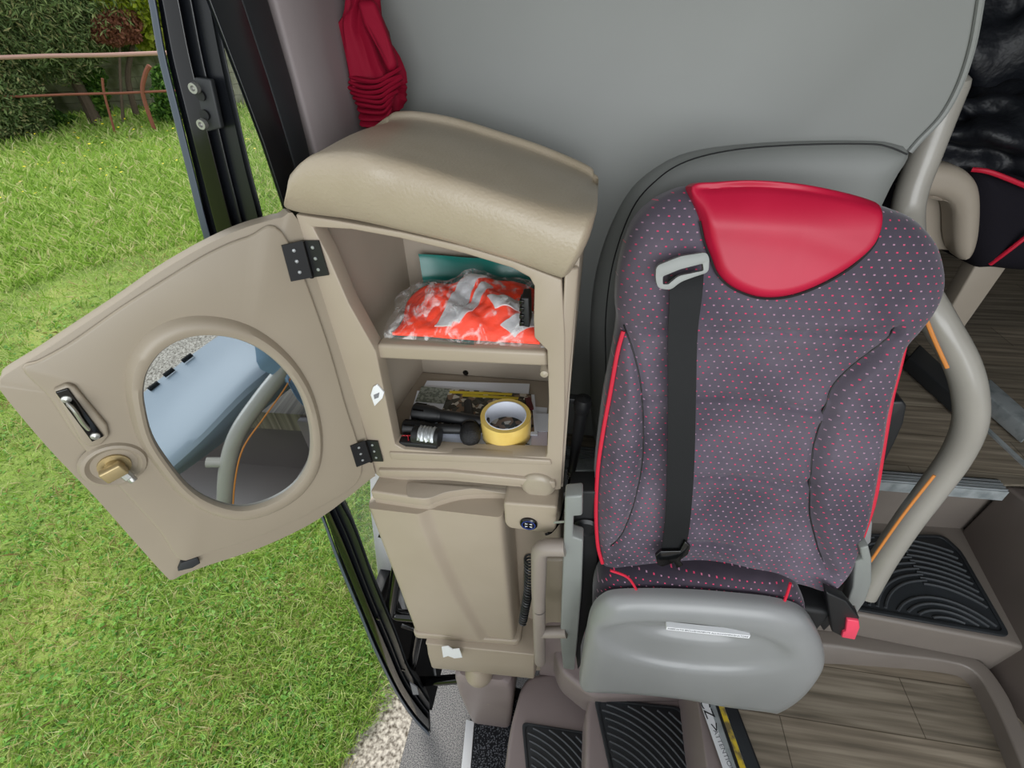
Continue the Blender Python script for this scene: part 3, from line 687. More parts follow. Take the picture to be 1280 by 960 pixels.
    def arcs(cx, cy, r0, r1, step, a0, a1, n=40):
        L2 = []; r = r0
        while r < r1:
            L2.append([(cx+r*math.cos(math.radians(a0+(a1-a0)*i/n)), cy+r*math.sin(math.radians(a0+(a1-a0)*i/n))) for i in range(n+1)]); r += step
        return L2
    def lines(p, q, off, cnt, n=30):
        L2 = []; p, q, off = V(p), V(q), V(off)
        for k_ in range(cnt): L2.append([tuple((p+off*k_).lerp(q+off*k_, i/n)) for i in range(n+1)])
        return L2
    c0 = P(1190,800,z=1.05); c1 = P(1090,700,z=1.05)
    mat('step_mat', 'black ribbed rubber mat on the taupe step right of the seat', [(1060,762),(1060,668),(1178,670),(1200,690),(1262,798)], 1.047,
        arcs(c0.x+.01, c0.y-.03, .05, .135, .016, 20, 175)+arcs(c0.x+.03, c0.y-.02, .165, .42, .016, 95, 180)+arcs(c0.x+.01, c0.y-.03, .165, .30, .016, 20, 92), .01)
    m1 = P(800,960,z=.70)
    mat('step_mat', 'black ribbed rubber mat on the middle mauve step, below the grey seat shell', [(742,873),(850,884),(868,925),(892,1010),(772,1010)], .702,
        arcs(.12, .16, .06, .5, .016, 5, 88), .01)
    mat('step_mat', 'black ribbed rubber mat on the lowest mauve step next to the entry carpet', [(652,903),(735,916),(752,940),(765,1010),(662,1010)], .552,
        arcs(-.11, .12, .06, .5, .016, 5, 88), .01)
    # yellow line on the lowest mat
    # nosing between planks and steps: label strip, yellow strip, ribbed rubber
    def strip(name, pl, pr, z, th, mt, parent):
        a, b_ = [P(*q, z=z) for q in pl], [P(*q, z=z) for q in pr]
        return obj(name, prism([a[0], a[1], b_[1], b_[0]], (0,0,th)), mt, parent)
    zt = .901; t = thing('edge_nosing', 'step edge nosing with yellow line between plank floor and mauve steps', 'step nosing', P(905,900,z=zt))
    strip('carrier', ((868,850),(922,1000)), ((906,850),(960,1000)), zt, .002, 'alu', t)
    wl = strip('warning_label', ((873,872),(912,985)), ((883,872),(923,985)), zt+.002, .0006, 'white', t); tag(wl, 'white label strip with dark hazard marks')
    strip('rubber_insert', ((887,860),(934,1000)), ((891,860),(938,1000)), zt+.002, .002, 'dark', t)
    strip('yellow_line', ((891,862),(938,1000)), ((897,862),(946,1000)), zt+.002, .0022, 'yellow_worn', t)
    strip('ribbed_insert', ((898,862),(947,1000)), ((911,862),(963,1000)), zt+.002, .0032, 'black_rubber', t)
    strip('rubber_insert', ((911,862),(963,1000)), ((913,862),(966,1000)), zt+.002, .001, 'dark', t)
    a, b_ = P(880,878,z=zt+.0028), P(897,918,z=zt+.0028); dr = (b_-a).normalized()
    Mt = frame((a+b_)/2, dr, dr.cross(V((0,0,1)))*-1) ; Mt = Matrix(((dr.x, -dr.y, 0, 0),(dr.y, dr.x, 0, 0),(0,0,1,0),(0,0,0,1))); Mt.translation = a.lerp(b_, .4)
    text('marks', 'CZ >', Mt, .030, 'ink', wl)
    a2, b2 = P(893,905,z=zt+.0028), P(917,975,z=zt+.0028); Mt2 = Mt.copy(); Mt2.translation = a2.lerp(b2, .5)
    text('marks', 'ATTENTION', Mt2, .014, 'faint_ink', wl)
    # entry carpet, white sill, mauve boot
    tag(obj('entry_carpet', prism([P(596,885,z=.20), P(665,868,z=.20), P(665,1020,z=.20), P(585,1020,z=.20)], (0,0,.006)), 'door_mat'), 'dark speckled carpet mat in the entry well beside the white sill strip', 'mat')
    tag(obj('sill_strip', prism([P(583,900,z=.199), P(593,903,z=.199), P(584,1020,z=.199), P(571,1020,z=.199)], (0,0,.010)), 'white', bevel=.002), 'white metal sill strip along the edge of the entry carpet', 'sill strip')
    # ---- passengers' area: stanchion handrail
    path = [P(1188,108,y=1.03), P(1172,150,y=1.03), P(1155,195,y=1.02), P(1139,240,y=1.01), P(1134,275,y=.99), P(1138,320,y=.93), P(1150,360,y=.87), P(1172,400,y=.83), P(1200,450,y=.80), P(1212,490,y=.78), P(1212,530,y=.77), P(1195,570,y=.77), P(1165,612,y=.755), P(1135,652,y=.735), P(1105,697,y=.708), P(1080,742,y=.675)]
    path = spline(path, 6)
    t = thing('handrail', 'bent grey plastic coated handrail behind the right side of the seat', 'handrail', path[-1])
    obj('rail', tube(path, [.027 for i in range(len(path))], 20, flat=1.0), 'rail_grey', t)
    obj('end_cap', lathe(path[0], (path[0]-path[1]), [(.027,-.001),(.025,.009),(.017,.016),(.0001,.019)], 20), 'rail_grey', t)
    def on_rail(i0, i1, px0):
        return [p+(EYE-p).normalized()*.0275+px0 for p in path[i0:i1]]
    s1 = spline([P(1157,398,y=.80), P(1168,425,y=.79), P(1184,460,y=.775)], 6); s2 = spline([P(1088,702,y=.675), P(1128,645,y=.705), P(1168,594,y=.73)], 6)
    for s in (s1, s2): tag(obj('reflective_strip', tube(s, .0035, 8, flat=.6), 'orange_strip', t), 'orange strip along the rail')
    # passenger seat at far right
    ps = thing('passenger_seat', 'dark passenger seat with red piping and tan armrest beyond the handrail', 'seat', P(1250,330,y=1.55))
    def q(a, b_, y): return P(a, b_, y=y)
    Mq = frame(q(1270,300,1.5), (1,0,0), (0,.1,1))
    o_ = [LP(Mq, a, b_) for a, b_ in ((1204,215),(1222,208),(1260,215),(1330,240),(1340,330),(1290,336),(1235,332),(1208,322))]; o_ = [(p.x, p.z) for p in spline([(a, 0, b_) for a, b_ in o_], 5, True)]
    obj('cushion', panel(Mq, o_, .06, .06, .35, rings=14, n=80), 'fabric_dark', ps)
    obj('piping', tube(spline([P(1215,212,y=1.47), P(1240,216,y=1.45), P(1290,236,y=1.44)], 5), .006, 8), 'red_piping', ps); obj('piping', tube(spline([P(1238,330,y=1.45), P(1262,312,y=1.43), P(1290,290,y=1.42)], 5), .006, 8), 'red_piping', ps)
    Mq2 = frame(q(1195,260,1.42), (1,0,0), (0,0,1))
    o_ = [LP(Mq2, a, b_) for a, b_ in ((1140,205),(1175,203),(1205,212),(1221,235),(1222,280),(1216,310),(1205,324),(1195,320),(1190,300),(1188,262),(1172,246),(1140,240))]; o_ = [(p.x, p.z) for p in spline([(a, 0, b_) for a, b_ in o_], 5, True)]
    obj('armrest', panel(Mq2, o_, .03, .03, .05, rings=10, n=90), 'tan_inner', ps)
    o_ = [LP(Mq2, a, b_, .05) for a, b_ in ((1130,235),(1185,250),(1200,300),(1196,316),(1140,312))]
    obj('side_panel', prism([Mq2@V((a, .06, b_)) for a, b_ in o_], (0,.05,0)), 'tan_inner', ps, bevel=.008)
    obj('leg', prism([P(1222,328,y=1.5), P(1262,330,y=1.5), P(1200,418,y=1.5), P(1170,418,y=1.5)], (0,.06,0)), 'tan_inner', ps, bevel=.006)
    obj('backrest', box(.95, 1.6, 2.25, 2.4, 1.3, 2.35), 'fabric_dark', ps, bevel=.04)
    # jackets thrown over the seat
    def lump(name, label, c_, s, mt, seed, cat):
        bm = bmesh.new(); bmesh.ops.create_icosphere(bm, subdivisions=5, radius=1)
        g = random.Random(seed); ph = [g.random()*6 for _ in range(6)]
        for v in bm.verts:
            p = v.co.copy(); n_ = 1+.13*math.sin(5*p.x+ph[0]+2*math.sin(4*p.z+ph[1]))+.10*math.sin(9*p.z+ph[2]+2*math.sin(3*p.y+ph[3]))+.05*math.sin(17*p.x+11*p.z+ph[4])
            v.co = V(c_)+V((p.x*s[0], p.y*s[1], p.z*s[2]))*n_
        return tag(obj(name, bm, mt, ang=180), label, cat)
    lump('jacket', 'crumpled black jacket piled on the far passenger seat', P(1262,165,y=1.62), (.30,.16,.13), 'jacket', 4, 'jacket')
    lump('jacket', 'dark blue black coat hanging above the piled jacket', P(1290,60,y=1.75), (.26,.12,.30), 'jacket', 9, 'jacket')
    # small things at the aisle
    p = P(1160,440,z=1.26)
    tag(obj('seat_rail', prism([P(1136,446,z=1.30), P(1150,430,z=1.30), P(1225,500,z=1.30), P(1212,512,z=1.30)], (0,0,-.045)), 'dark_grey', bevel=.004), 'dark floor mounted seat rail behind the bent handrail', 'seat rail')
    tag(obj('seat_rail', prism([P(1222,483,z=1.30), P(1238,473,z=1.30), P(1300,528,z=1.30), P(1290,540,z=1.30)], (0,0,-.045)), 'alu', bevel=.004), 'silver seat rail on the floor at the right edge', 'seat rail')

# ================================================================== CABINET
HX, HY = -.372, .55            # hinge line
def build_cabinet():
    Y0 = .55
    t = thing('storage_cabinet', 'tan moulded storage cabinet with its oval mirrored door swung open', 'cabinet', (-.19,.66,1.47))
    q = lambda a, b_, y=Y0: P(a, b_, y=y)
    outer = [q(369,268), q(420,276), q(500,290), q(580,308), q(640,326), q(702,350), q(706,420), q(706,520), q(702,596), q(701,612), q(690,613), q(560,601), q(478,600), q(466,590), q(430,470), q(400,370)]
    inner = [q(391,284), q(440,287), q(500,298), q(580,317), q(640,335), q(662,347), q(668,358), q(667,400), q(668,422), q(684,438), q(686,500), q(684,566), q(682,572), q(590,569), q(505,562), q(494,556), q(470,440), q(436,380), q(410,320)]
    obj('front_frame', ringslab(outer, inner, (0,.03,0)), 'tan', t, bevel=.005, seg=3)
    # side walls, back, bottom, roof as a tapering box
    bk = .80
    def wall(a, b_, c_, d_, th): return prism([a, b_, c_, d_], th)
    Li = [V((-.365,.575,2.01)), V((-.375,.575,1.50)), V((-.335,bk,1.50)), V((-.325,bk,1.97))]
    obj('side_wall', prism([V((-.360,.57,2.02)), V((-.372,.57,1.485)), V((-.350,bk,1.485)), V((-.335,bk,2.02))], (-.012,0,0)), 'tan_inner', t)
    obj('side_wall', prism([V((-.020,.57,1.96)), V((-.022,.57,1.485)), V((-.03,bk,1.485)), V((-.03,bk,1.96))], (.014,0,0)), 'tan_inner', t)
    obj('outer_flank', loft([[V((-.024,.553,1.49)), V((-.013,.560,1.49)), V((-.009,.80,1.49)), V((-.024,.80,1.49))], [V((-.024,.553,1.94)), V((-.006,.562,1.94)), V((.000,.80,1.94)), V((-.024,.80,1.94))]]), 'tan', t, bevel=.004)
    obj('back_panel', box(-.36, -.02, bk, bk+.012, 1.485, 1.99), 'tan_inner', t)
    obj('bottom', prism([V((-.376,.556,1.50)), V((-.01,.556,1.50)), V((-.01,bk,1.50)), V((-.376,bk,1.50))], (0,0,.060)), 'tan_inner', t, bevel=.006)
    # bottom sill moulding: two stepped lips and rounded foot
    obj('sill', prism([q(486,566,.545), q(600,571,.545), q(688,576,.545), q(690,582,.545), q(600,579,.545), q(489,575,.545)], (0,.02,0)), 'tan', t, bevel=.003)
    obj('sill', prism([q(472,588,.542), q(560,590,.542), q(694,603,.542), q(695,611,.542), q(560,598,.542), q(476,597,.542)], (0,.05,0)), 'tan', t, bevel=.0035)
    obj('foot', lathe(q(673,604,.553), (0,-1,0), [(.033,-.01),(.032,.008),(.024,.014),(.0001,.015)], 28), 'tan_bump', t, bevel=.003)
    # shelf
    sf = obj('shelf', prism([q(470,431,.560), q(684,441,.560), q(686,459,.560), q(472,449,.560)], (0,.24,0)), 'tan', t, bevel=.006, seg=4)
    # bent-over lid with bulging fascia
    front = [(360,262),(380,268),(440,276),(500,289),(570,306),(640,327),(685,343),(703,349)]
    mid = [(358,238),(385,212),(450,215),(510,226),(580,250),(640,270),(692,292),(728,304)]
    ridge = [(372,212),(400,190),(450,185),(510,198),(580,220),(640,240),(704,258),(738,264)]
    rim = [(488,150),(497,145),(525,145),(570,153),(620,168),(680,188),(735,212),(742,222)]
    n = 6
    A = spline([q(*p, .548) for p in front], n); B = spline([q(*p, .522) for p in mid], n); Cc = spline([q(*p, .548) for p in ridge], n); D = spline([q(*p, .80) for p in rim], n)
    bt = [V((p.x, .80, p.z-.006)) for p in A]
    def surf(i):
        a, b_, c_, d_ = A[i], B[i].copy(), Cc[i].copy(), D[i]; kk = sm(13, 17, i); b_.y += .007*(1-kk)*0+.006*kk; c_.y += .010*kk; c_.z -= .003*kk
        m1 = c_.lerp(d_, .5)+V((0,0,.004)); m2 = c_.lerp(d_, .90)+V((0,0,-.004))
        L2 = [a+V((0,.02,0)), a, a+V((0,-.008,.006)), a.lerp(b_, .5)+V((0,-.011,0)), b_, b_.lerp(c_, .5)+V((0,-.006,.008)), c_, c_.lerp(d_, .2)+V((0,0,.003)), m1, m2, d_+V((0,-.014,-.003)), d_+V((0,-.011,.005)), d_+V((0,-.004,.007)), d_+V((0,.004,.006)), d_+V((0,.01,-.003)), V((d_.x, .81, d_.z-.04)), V((a.x*.95+d_.x*.05, .81, a.z-.01))]
        return L2
    rings = [surf(i) for i in range(len(A))]
    # close the ends with shrinking caps for a rounded look
    def shrink(r, k, off):
        c_ = sum(r, V())/len(r); return [c_+(p-c_)*k+off for p in r]
    rings = [shrink(rings[0], .86, V((-.006,0,0)))]+rings+[shrink(rings[-1], .93, V((.008,0,0))), shrink(rings[-1], .80, V((.011,0,0)))]
    obj('lid', loft(rings), 'tan_lid', t, sub=1)
    # raised sweep on the lid's right half
    # white catch plate on the left inner edge, knob and screws
    cp = obj('catch_plate', prism([q(466,484,.546), q(471,481,.546), q(480,491,.546), q(478,498,.546), q(468,508,.546), q(463,494,.546)], (0,.004,0)), 'white', t, bevel=.001); tag(cp, 'small white latch catch plate')
    obj('slot', prism([q(467,494,.545), q(474,491,.545), q(473,497,.545), q(468,499,.545)], (0,.002,0)), 'faint_ink', cp)
    obj('bump_stop', lathe(q(681,463,.556), (0,-1,0), [(.0001,.012),(.006,.010),(.007,.0),(.007,-.01)], 16), 'tan_bump', t)
    obj('screw', lathe(P(582,466,y=bk-.001), (0,-1,0), [(.0065,-.002),(.0065,.001),(.004,.004),(.0001,.003)], 16), 'gloss_black', t)
    bk_ = obj('catch', prism([q(651,373,.556), q(661,373,.556), q(662,410,.556), q(652,408,.556)], (0,.03,0)), 'black_plastic', t, bevel=.002)
    tag(bk_, 'black ribbed door catch on the right inner edge')
    for k in range(4): obj('tooth', prism([q(649,376+k*9,.553), q(655,376+k*9,.553), q(655,381+k*9,.553), q(649,381+k*9,.553)], (0,.02,0)), 'gloss_black', bk_, bevel=.001)
    # -------- open door
    dx, dy = (-.62-HX), (.293-HY); Ld = math.hypot(dx, dy); D_ = frame((HX, HY, 1.48), (-dx, -dy, 0), (0,0,1))   # local +x towards the hinge, -y towards the viewer
    if (D_.to_3x3()@V((0,-1,0))).dot(EYE-D_.translation) < 0: print('door frame flipped')
    dl = lambda a, b_, y=0: LP(D_, a, b_, y)
    oc = [(372,274),(352,272),(335,276),(300,287),(255,308),(200,340),(150,375),(90,415),(45,445),(5,470),(0,480),(3,492),(60,560),(120,623),(160,668),(205,718),(215,725),(228,719),(260,707),(330,683),(400,648),(462,600),(469,594),(465,575),(440,480),(405,370)]
    po = [dl(*p) for p in oc]; po3 = spline([(a, 0, b_) for a, b_ in po], 4, True)
    el = []
    cxs = [(181,505),(179,480),(186,455),(205,432),(235,418),(270,416),(305,424),(335,442),(360,468),(377,500),(386,540),(383,575),(365,603),(335,622),(300,630),(265,622),(235,603),(208,570),(190,540)]
    el = spline([(a, 0, b_) for a, b_ in [dl(*p) for p in cxs]], 4, True)
    TT = .022
    to = lambda L2, y=0: [D_@V((p[0], y, p[2])) for p in L2]
    door = obj('door', ringslab(to(po3), to(el), D_.to_3x3()@V((0,TT,0))), 'tan_door', t, bevel=.003, seg=3); tag(door, 'open cabinet door with oval mirror')
    # raised rim: outer flange and step line parallel to the edge
    def inset(L2, k, c_=None):
        c_ = c_ or (sum((V(p) for p in L2), V())/len(L2)); return [c_+(V(p)-c_)*k for p in L2]
    fl = [(353,290),(310,296),(262,316),(205,350),(150,385),(90,427),(50,450),(28,462),(62,498),(100,555),(150,610),(200,665),(226,700),(262,690),(330,668),(400,634),(452,592),(430,500),(400,400)]
    f3 = spline([(a, 0, b_) for a, b_ in [dl(*p, -.004) for p in fl]], 5, True)
    ce = sum(el, V())/len(el)
    oe = inset(el, 1.03, ce)
    # moulded field slightly proud of the flange
    obj('moulded_field', ringslab(to(f3, -.006), to(oe, -.006), D_.to_3x3()@V((0,.007,0))), 'tan_door', door, bevel=.0035, seg=3)
    # raised mirror surround ring
    r0 = inset(el, 1.19, ce); r1 = inset(el, 1.12, ce); r2 = inset(el, 1.06, ce); r3 = inset(el, 1.0, ce)
    obj('mirror_surround', loft([to(r0, -.005), to(inset(el,1.16,ce), -.011), to(r1, -.0155), to(r2, -.0165), to(inset(el,1.02,ce), -.0145), to(r3, -.009), to(r3, .004)], cap=False), 'tan_door', door)
    mi = obj('mirror', prism(to(inset(el, 1.01, ce), -.006), D_.to_3x3()@V((0,.004,0))), 'mirror', door, smooth=False)
    obj('backing', prism(to(inset(el, 1.05, ce), .006), D_.to_3x3()@V((0,.012,0))), 'tan_door', door)
    # latch: black metal strip with spring and two screws on a raised pad
    rp_ = [dl(a, b_, -.012) for a, b_ in ((66,488),(84,480),(94,484),(134,532),(137,545),(128,556),(112,560),(100,552))]
    pad = obj('latch_pad', prism([D_@V((a, -.012, b_)) for a, b_ in rp_], D_.to_3x3()@V((0,.009,0))), 'tan_door', door, bevel=.003)
    lp = [dl(a, b_, -.015) for a, b_ in ((69,491),(85,486),(130,546),(115,553))]
    la = obj('latch', prism([D_@V((a, -.0145, b_)) for a, b_ in lp], D_.to_3x3()@V((0,.004,0))), 'gloss_black', door, bevel=.001); tag(la, 'black metal spring latch')
    sp = spline([D_@V((LP(D_, a, b_, yy)[0], yy, LP(D_, a, b_, yy)[1])) for a, b_, yy in ((86,506,-.018),(92,512,-.026),(97,519,-.026),(103,528,-.02),(110,536,-.017))], 5)
    obj('spring_clip', tube(sp, .0045, 8, flat=.5), 'zinc', la)
    for a, b_ in ((83,499),(119,545)):
        c_ = D_@V((LP(D_, a, b_, -.0145)[0], -.0145, LP(D_, a, b_, -.0145)[1])); obj('screw', lathe(c_, D_.to_3x3()@V((0,-1,0)), [(.005,0),(.0045,.0015),(.0001,.0028)], 16), 'zinc', la)
    # brass lock on a round boss
    a_, b_ = LP(D_, 143, 582, -.008); cL = D_@V((a_, -.006, b_)); nn = D_.to_3x3()@V((0,-1,0))
    bo = obj('lock_boss', lathe(cL, nn, [(.036,-.002),(.033,.004),(.029,.005),(.024,.001),(.0001,.001)], 32), 'tan_door', door)
    lk = obj('lock', lathe(cL, nn, [(.0175,.0),(.0175,.004),(.011,.0045),(.011,.014),(.0001,.014)], 24), 'brass', door); tag(lk, 'brass cam lock')
    ux, uz = D_.to_3x3()@V((1,0,.15)).normalized(), D_.to_3x3()@V((-.15,0,1)).normalized()
    obj('lock_nut', obox(cL+nn*.016-ux*.001+uz*.001, ux*.0125, uz*.009, nn*.006), 'brass', lk, bevel=.002)
    obj('lock_bolt', lathe(cL+nn*.012+uz*-.012+ux*.004, (nn*.6-uz+ux*.25), [(.0065,0),(.0065,.008),(.005,.0085),(.005,.013),(.004,.015),(.0001,.015)], 10), 'zinc', lk)
    # little stop at the bottom corner
    st = [LP(D_, a, b_, -.004) for a, b_ in ((222,712),(226,702),(246,695),(250,702),(240,708))]
    obj('stop', prism([D_@V((a, -.008, c_)) for a, c_ in st], D_.to_3x3()@V((0,.012,0))), 'dark_grey', door, bevel=.001)
    # hinges
    for (pd, pc, lab) in (([(352,307),(378,301),(390,347),(364,352)], [(378,301),(398,301),(411,344),(390,347)], 'black upper hinge'), ([(438,558),(456,551),(464,577),(446,584)], [(456,551),(472,552),(479,577),(464,577)], 'black lower hinge')):
        lv = [LP(D_, a, b_, -.009) for a, b_ in pd]; h = obj('hinge', prism([D_@V((a, -.009, c_)) for a, c_ in lv], D_.to_3x3()@V((0,.002,0))), 'black_plastic', t); tag(h, lab)
        obj('hinge_leaf', prism([q(a, b_, .546) for a, b_ in pc], (0,.002,0)), 'black_plastic', h)
        pa, pb = q(*pc[0], .545), q(*pc[3], .545); obj('knuckle', tube([pa, pb], .0032, 12), 'gloss_black', h)
        for (qq, pl) in ((pd, 'd'), (pc, 'c')):
            cx_ = sum(p[0] for p in qq)/4; cy_ = sum(p[1] for p in qq)/4
            for s in (-1, 0, 1):
                a = cx_+(qq[3][0]-qq[0][0])*.30*s; b_ = cy_+(qq[3][1]-qq[0][1])*.30*s
                if pl == 'd': l_ = LP(D_, a, b_, -.0095); c_ = D_@V((l_[0], -.0095, l_[1])); n_ = nn
                else: c_ = q(a, b_, .5455); n_ = V((0,-1,0))
                obj('rivet', lathe(c_, n_, [(.0026,0),(.002,.0012),(.0001,.0015)], 10), 'steel', h)
    return D_, t

# ================================================================== CABINET CONTENTS
def build_contents():
    zs = P(576,440,y=.60).z  # shelf top height
    zs = P(576,436,y=.562).z+.001
    # teal folder: bent sheet lying on the shelf and standing at the back
    pts = [P(476,430,y=.575), P(498,420,y=.70), P(503,380,y=.775), P(502,330,y=.785)]
    bm = solid(lambda u, v: V((-.305+.0*v+.255*u+(.012*(1-v)*(1-2*u)), .575+.19*min(1, v*2)+.012*sm(.5,1,v)+.004*math.sin(9*u), zs+.002+max(0, v-.5)*2*.052+.003*math.sin(6*u+3*v))),
               lambda u, v: V((-.305+.255*u+(.012*(1-v)*(1-2*u)), .577+.19*min(1, v*2)+.012*sm(.5,1,v)+.004*math.sin(9*u), zs+.0005+max(0, v-.5)*2*.052+.003*math.sin(6*u+3*v))), 24, 24)
    tag(obj('plastic_folder', bm, 'teal'), 'glossy teal plastic folder standing behind the bagged vest on the upper shelf', 'folder')
    # vest in its bag
    c_ = V((-.175, .665, zs+.03)); 
    ol = [(478,424),(500,398),(530,372),(556,356),(600,352),(640,360),(662,372),(664,400),(668,432),(640,438),(590,436),(530,432),(490,430)]
    t = thing('safety_vest', 'folded bright orange safety vest with silver stripes on the upper shelf', 'vest', (-.18,.66,zs+.003))
    def vs(u, v, sc=1.0, top=True, amp=1.0):
        x = -.185+(u-.5)*.235*sc+.012*math.sin(5*v+1)*(sc)+.02*(1-u)*v; y = .655+(v-.5)*.15*sc
        e = max(0, 1-abs(2*u-1)**4)*max(0, 1-abs(2*v-1)**4); fold = .005*math.sin(16*u+7*v)+.004*math.sin(9*v-11*u)+.003*abs(math.sin(17*u+15*v))+.002*abs(math.sin(31*u-22*v))
        h = .005+.042*e**.5*(.45+.55*v)*(.35+.65*min(1,u*2.2))+fold*amp*e
        return V((x, y, zs+.004+(h if top else 0)))
    ve = obj('body', solid(lambda u, v: vs(u, v), lambda u, v: vs(u, v, 1, False), 60, 44), 'vest', t)
    def stripe(a, b_, w, nm='reflective_stripe'):
        a, b_ = V(a), V(b_); d = (b_-a); n_ = V((-d.y, d.x)).normalized()*w
        f = lambda up: (lambda u, v: (lambda q_: q_+V((0,0,.0022 if up else -.003)))(vs(min(.99, max(.01, (a+d*u+n_*(v-.5)).x)), min(.99, max(.01, (a+d*u+n_*(v-.5)).y)))))
        return obj(nm, solid(f(True), f(False), 26, 6), 'vest_stripe', t)
    for a, b_, w in (((.34,.06),(.56,.93),.13), ((.42,.08),(.66,.72),.07), ((.66,.35),(.95,.42),.17), ((.78,.05),(.98,.30),.14)): stripe(a, b_, w)
    def bag(u, v, top):
        p = vs(u, v, 1.10, top, 1.4); e = max(0, 1-abs(2*u-1)**6)*max(0, 1-abs(2*v-1)**6)
        p.z += (.0045*e+.006*(1-e)*(.5+.5*math.sin(23*u)*math.cos(19*v)) if top else -.001); p.x += .012*(2*u-1)*abs(math.sin(7*v)); return p
    tag(obj('clear_bag', solid(lambda u, v: bag(u, v, True), lambda u, v: bag(u, v, False), 70, 50), 'bag'), 'crinkled clear plastic bag wrapped round the orange vest', 'plastic bag')
    tag(obj('paper_tag', prism([P(578,352,y=.76), P(580,343,y=.765), P(596,353,y=.765), P(590,358,y=.76)], (0,.0006,0)), 'white', smooth=False), 'small white paper corner sticking up behind the orange vest', 'paper')
    # lower bay
    z0 = 1.561
    def flat(name, label, cat, px, z, th, mt, **k):
        return tag(obj(name, prism([P(a, b_, z=z) for a, b_ in px], (0,0,th)), mt, smooth=False, **k), label, cat)
    flat('paper_sheet', 'white printed sheet lying at the front of the lower bay under the tape roll', 'paper', [(505,556),(680,563),(684,510),(560,500)], z0, .001, 'paper')
    env = flat('envelope', 'white envelope at the very back of the lower bay', 'envelope', [(529,486),(534,477),(662,481),(660,502),(560,498)], z0+.0022, .003, 'paper')
    mg = thing('magazine', 'glossy magazine with dark photo cover under the torches', 'magazine', P(590,510,z=z0))
    P2 = lambda a, b_, z: P(a, b_, z=z)
    obj('pages', prism([P2(522,490,z0+.006), P2(668,495,z0+.006), P2(672,545,z0+.006), P2(508,540,z0+.006)], (0,0,.004)), 'paper', mg)
    obj('cover_edge', prism([P2(527,483,z0+.0102), P2(562,486,z0+.0102), P2(555,505,z0+.0102), P2(519,502,z0+.0102)], (0,0,.0005)), 'terrazzo', mg)
    obj('cover_photo', prism([P2(562,486,z0+.0102), P2(664,493,z0+.0102), P2(668,540,z0+.0102), P2(545,535,z0+.0102)], (0,0,.0005)), 'mag_cover', mg)
    for row in (((562,490),(640,493),3.2),((578,494),(648,498),3.0)):
        a, b_ = P2(*row[0], z0+.0108), P2(*row[1], z0+.0108); w = V((0,.004,0)); obj('title_band', prism([a-w, b_-w, b_+w, a+w], (0,0,.0003)), 'yellow', mg)
    # sticker-like text on the front sheet
    Mt = Matrix.Translation(P(657,557,z=z0+.0012)); text('print', 'si', Mt@Matrix.Rotation(math.radians(90), 4, 'Z'), .022, 'ink', [o for o in COL.objects if o.name == 'paper_sheet'][0])
    # packing tape
    zc = z0+.0015; c_ = P(633,545,z=zc); 
    top = P(632,518,z=zc+.050); c_ = V((top.x, top.y, zc)); ro = .0475; ri = .0375
    t = thing('tape_roll', 'roll of clear brown packing tape standing on papers in the lower bay', 'tape', c_)
    obj('tape_body', lathe(c_, (0,0,1), [(ri+.0015,0),(ro,0),(ro+.0004,.002),(ro+.0004,.046),(ro,.048),(ri+.0015,.048),(ri+.0015,0)], 56), 'tape', t, ang=30)
    o_ = obj('core', lathe(c_, (0,0,1), [(ri,0),(ri+.0016,0),(ri+.0016,.0487),(ri,.0487),(ri,0)], 56), 'paper', t, ang=30); tag(o_, 'white printed cardboard core')
    for k, (zz, s) in enumerate(((.034,'www.comand'),(.018,'n.comand'))):
        pass
    # torches and microphones
    def torch(name, label, a, b_, r, seed, kind='torch'):
        a, b_ = V(a), V(b_); ax = (b_-a); L_ = ax.length; t_ = thing(name, label, kind, a)
        hl = L_*.34
        obj('head', lathe(a, ax, [(.0001,0),(r*.85,0),(r,.002),(r,hl*.55),(r*.95,hl*.6),(r*.95,hl*.75),(r*.72,hl)], 28), 'black_plastic', t_, ang=30)
        obj('barrel', lathe(a, ax, [(r*.72,hl),(r*.70,hl+.004),(r*.66,hl+.006),(r*.70,hl+.008),(r*.66,L_*.6),(r*.6,L_*.94),(r*.5,L_),(.0001,L_)], 28), 'black_plastic', t_, ang=30)
        for k in range(6):
            f_ = V(ax).normalized(); u = V((0,0,1)).cross(f_).normalized(); w = f_.cross(u); an = k/6*6.283; c1 = a+f_*hl*.08+(u*math.cos(an)+w*math.sin(an))*r; obj('grip_ridge', tube([c1, c1+f_*hl*.42], .0018, 6), 'gloss_black', t_)
        return t_
    zt = z0+.012
    a = P(517,514,z=zt+.018); b_ = P(603,527,z=zt+.014); torch('torch', 'larger black torch lying at the back of the lower bay, tail behind the tape', (a.x,a.y,zt+.016), (b_.x+.012,b_.y,zt+.013), .0185, 1)
    a = P(504,533,z=zt+.012); b_ = P(598,537,z=zt+.010); torch('torch', 'thinner black torch lying in front of the larger torch', (a.x,a.y,zt+.010), (b_.x+.005,b_.y,zt+.009), .0145, 2)
    # black battery pack wrapped in foil with red wires
    t = thing('battery_pack', 'black battery pack with foil wrap and red wires, front left of the lower bay', 'battery pack', P(520,553,z=z0+.002))
    a = P(500,551,z=z0+.012); b_ = P(548,555,z=z0+.014)
    obj('case', obox((a+b_)/2, (b_-a)/2, V((0,.010,0)), V((0,0,.006))), 'black_plastic', t, bevel=.003)
    a2 = P(517,543,z=z0+.026); b2 = P(550,547,z=z0+.026)
    obj('cell', lathe(a2, b2-a2, [(.0001,0),(.016,0),(.017,.003),(.017,(b2-a2).length),(.0001,(b2-a2).length+.001)], 22), 'black_plastic', t, ang=30)
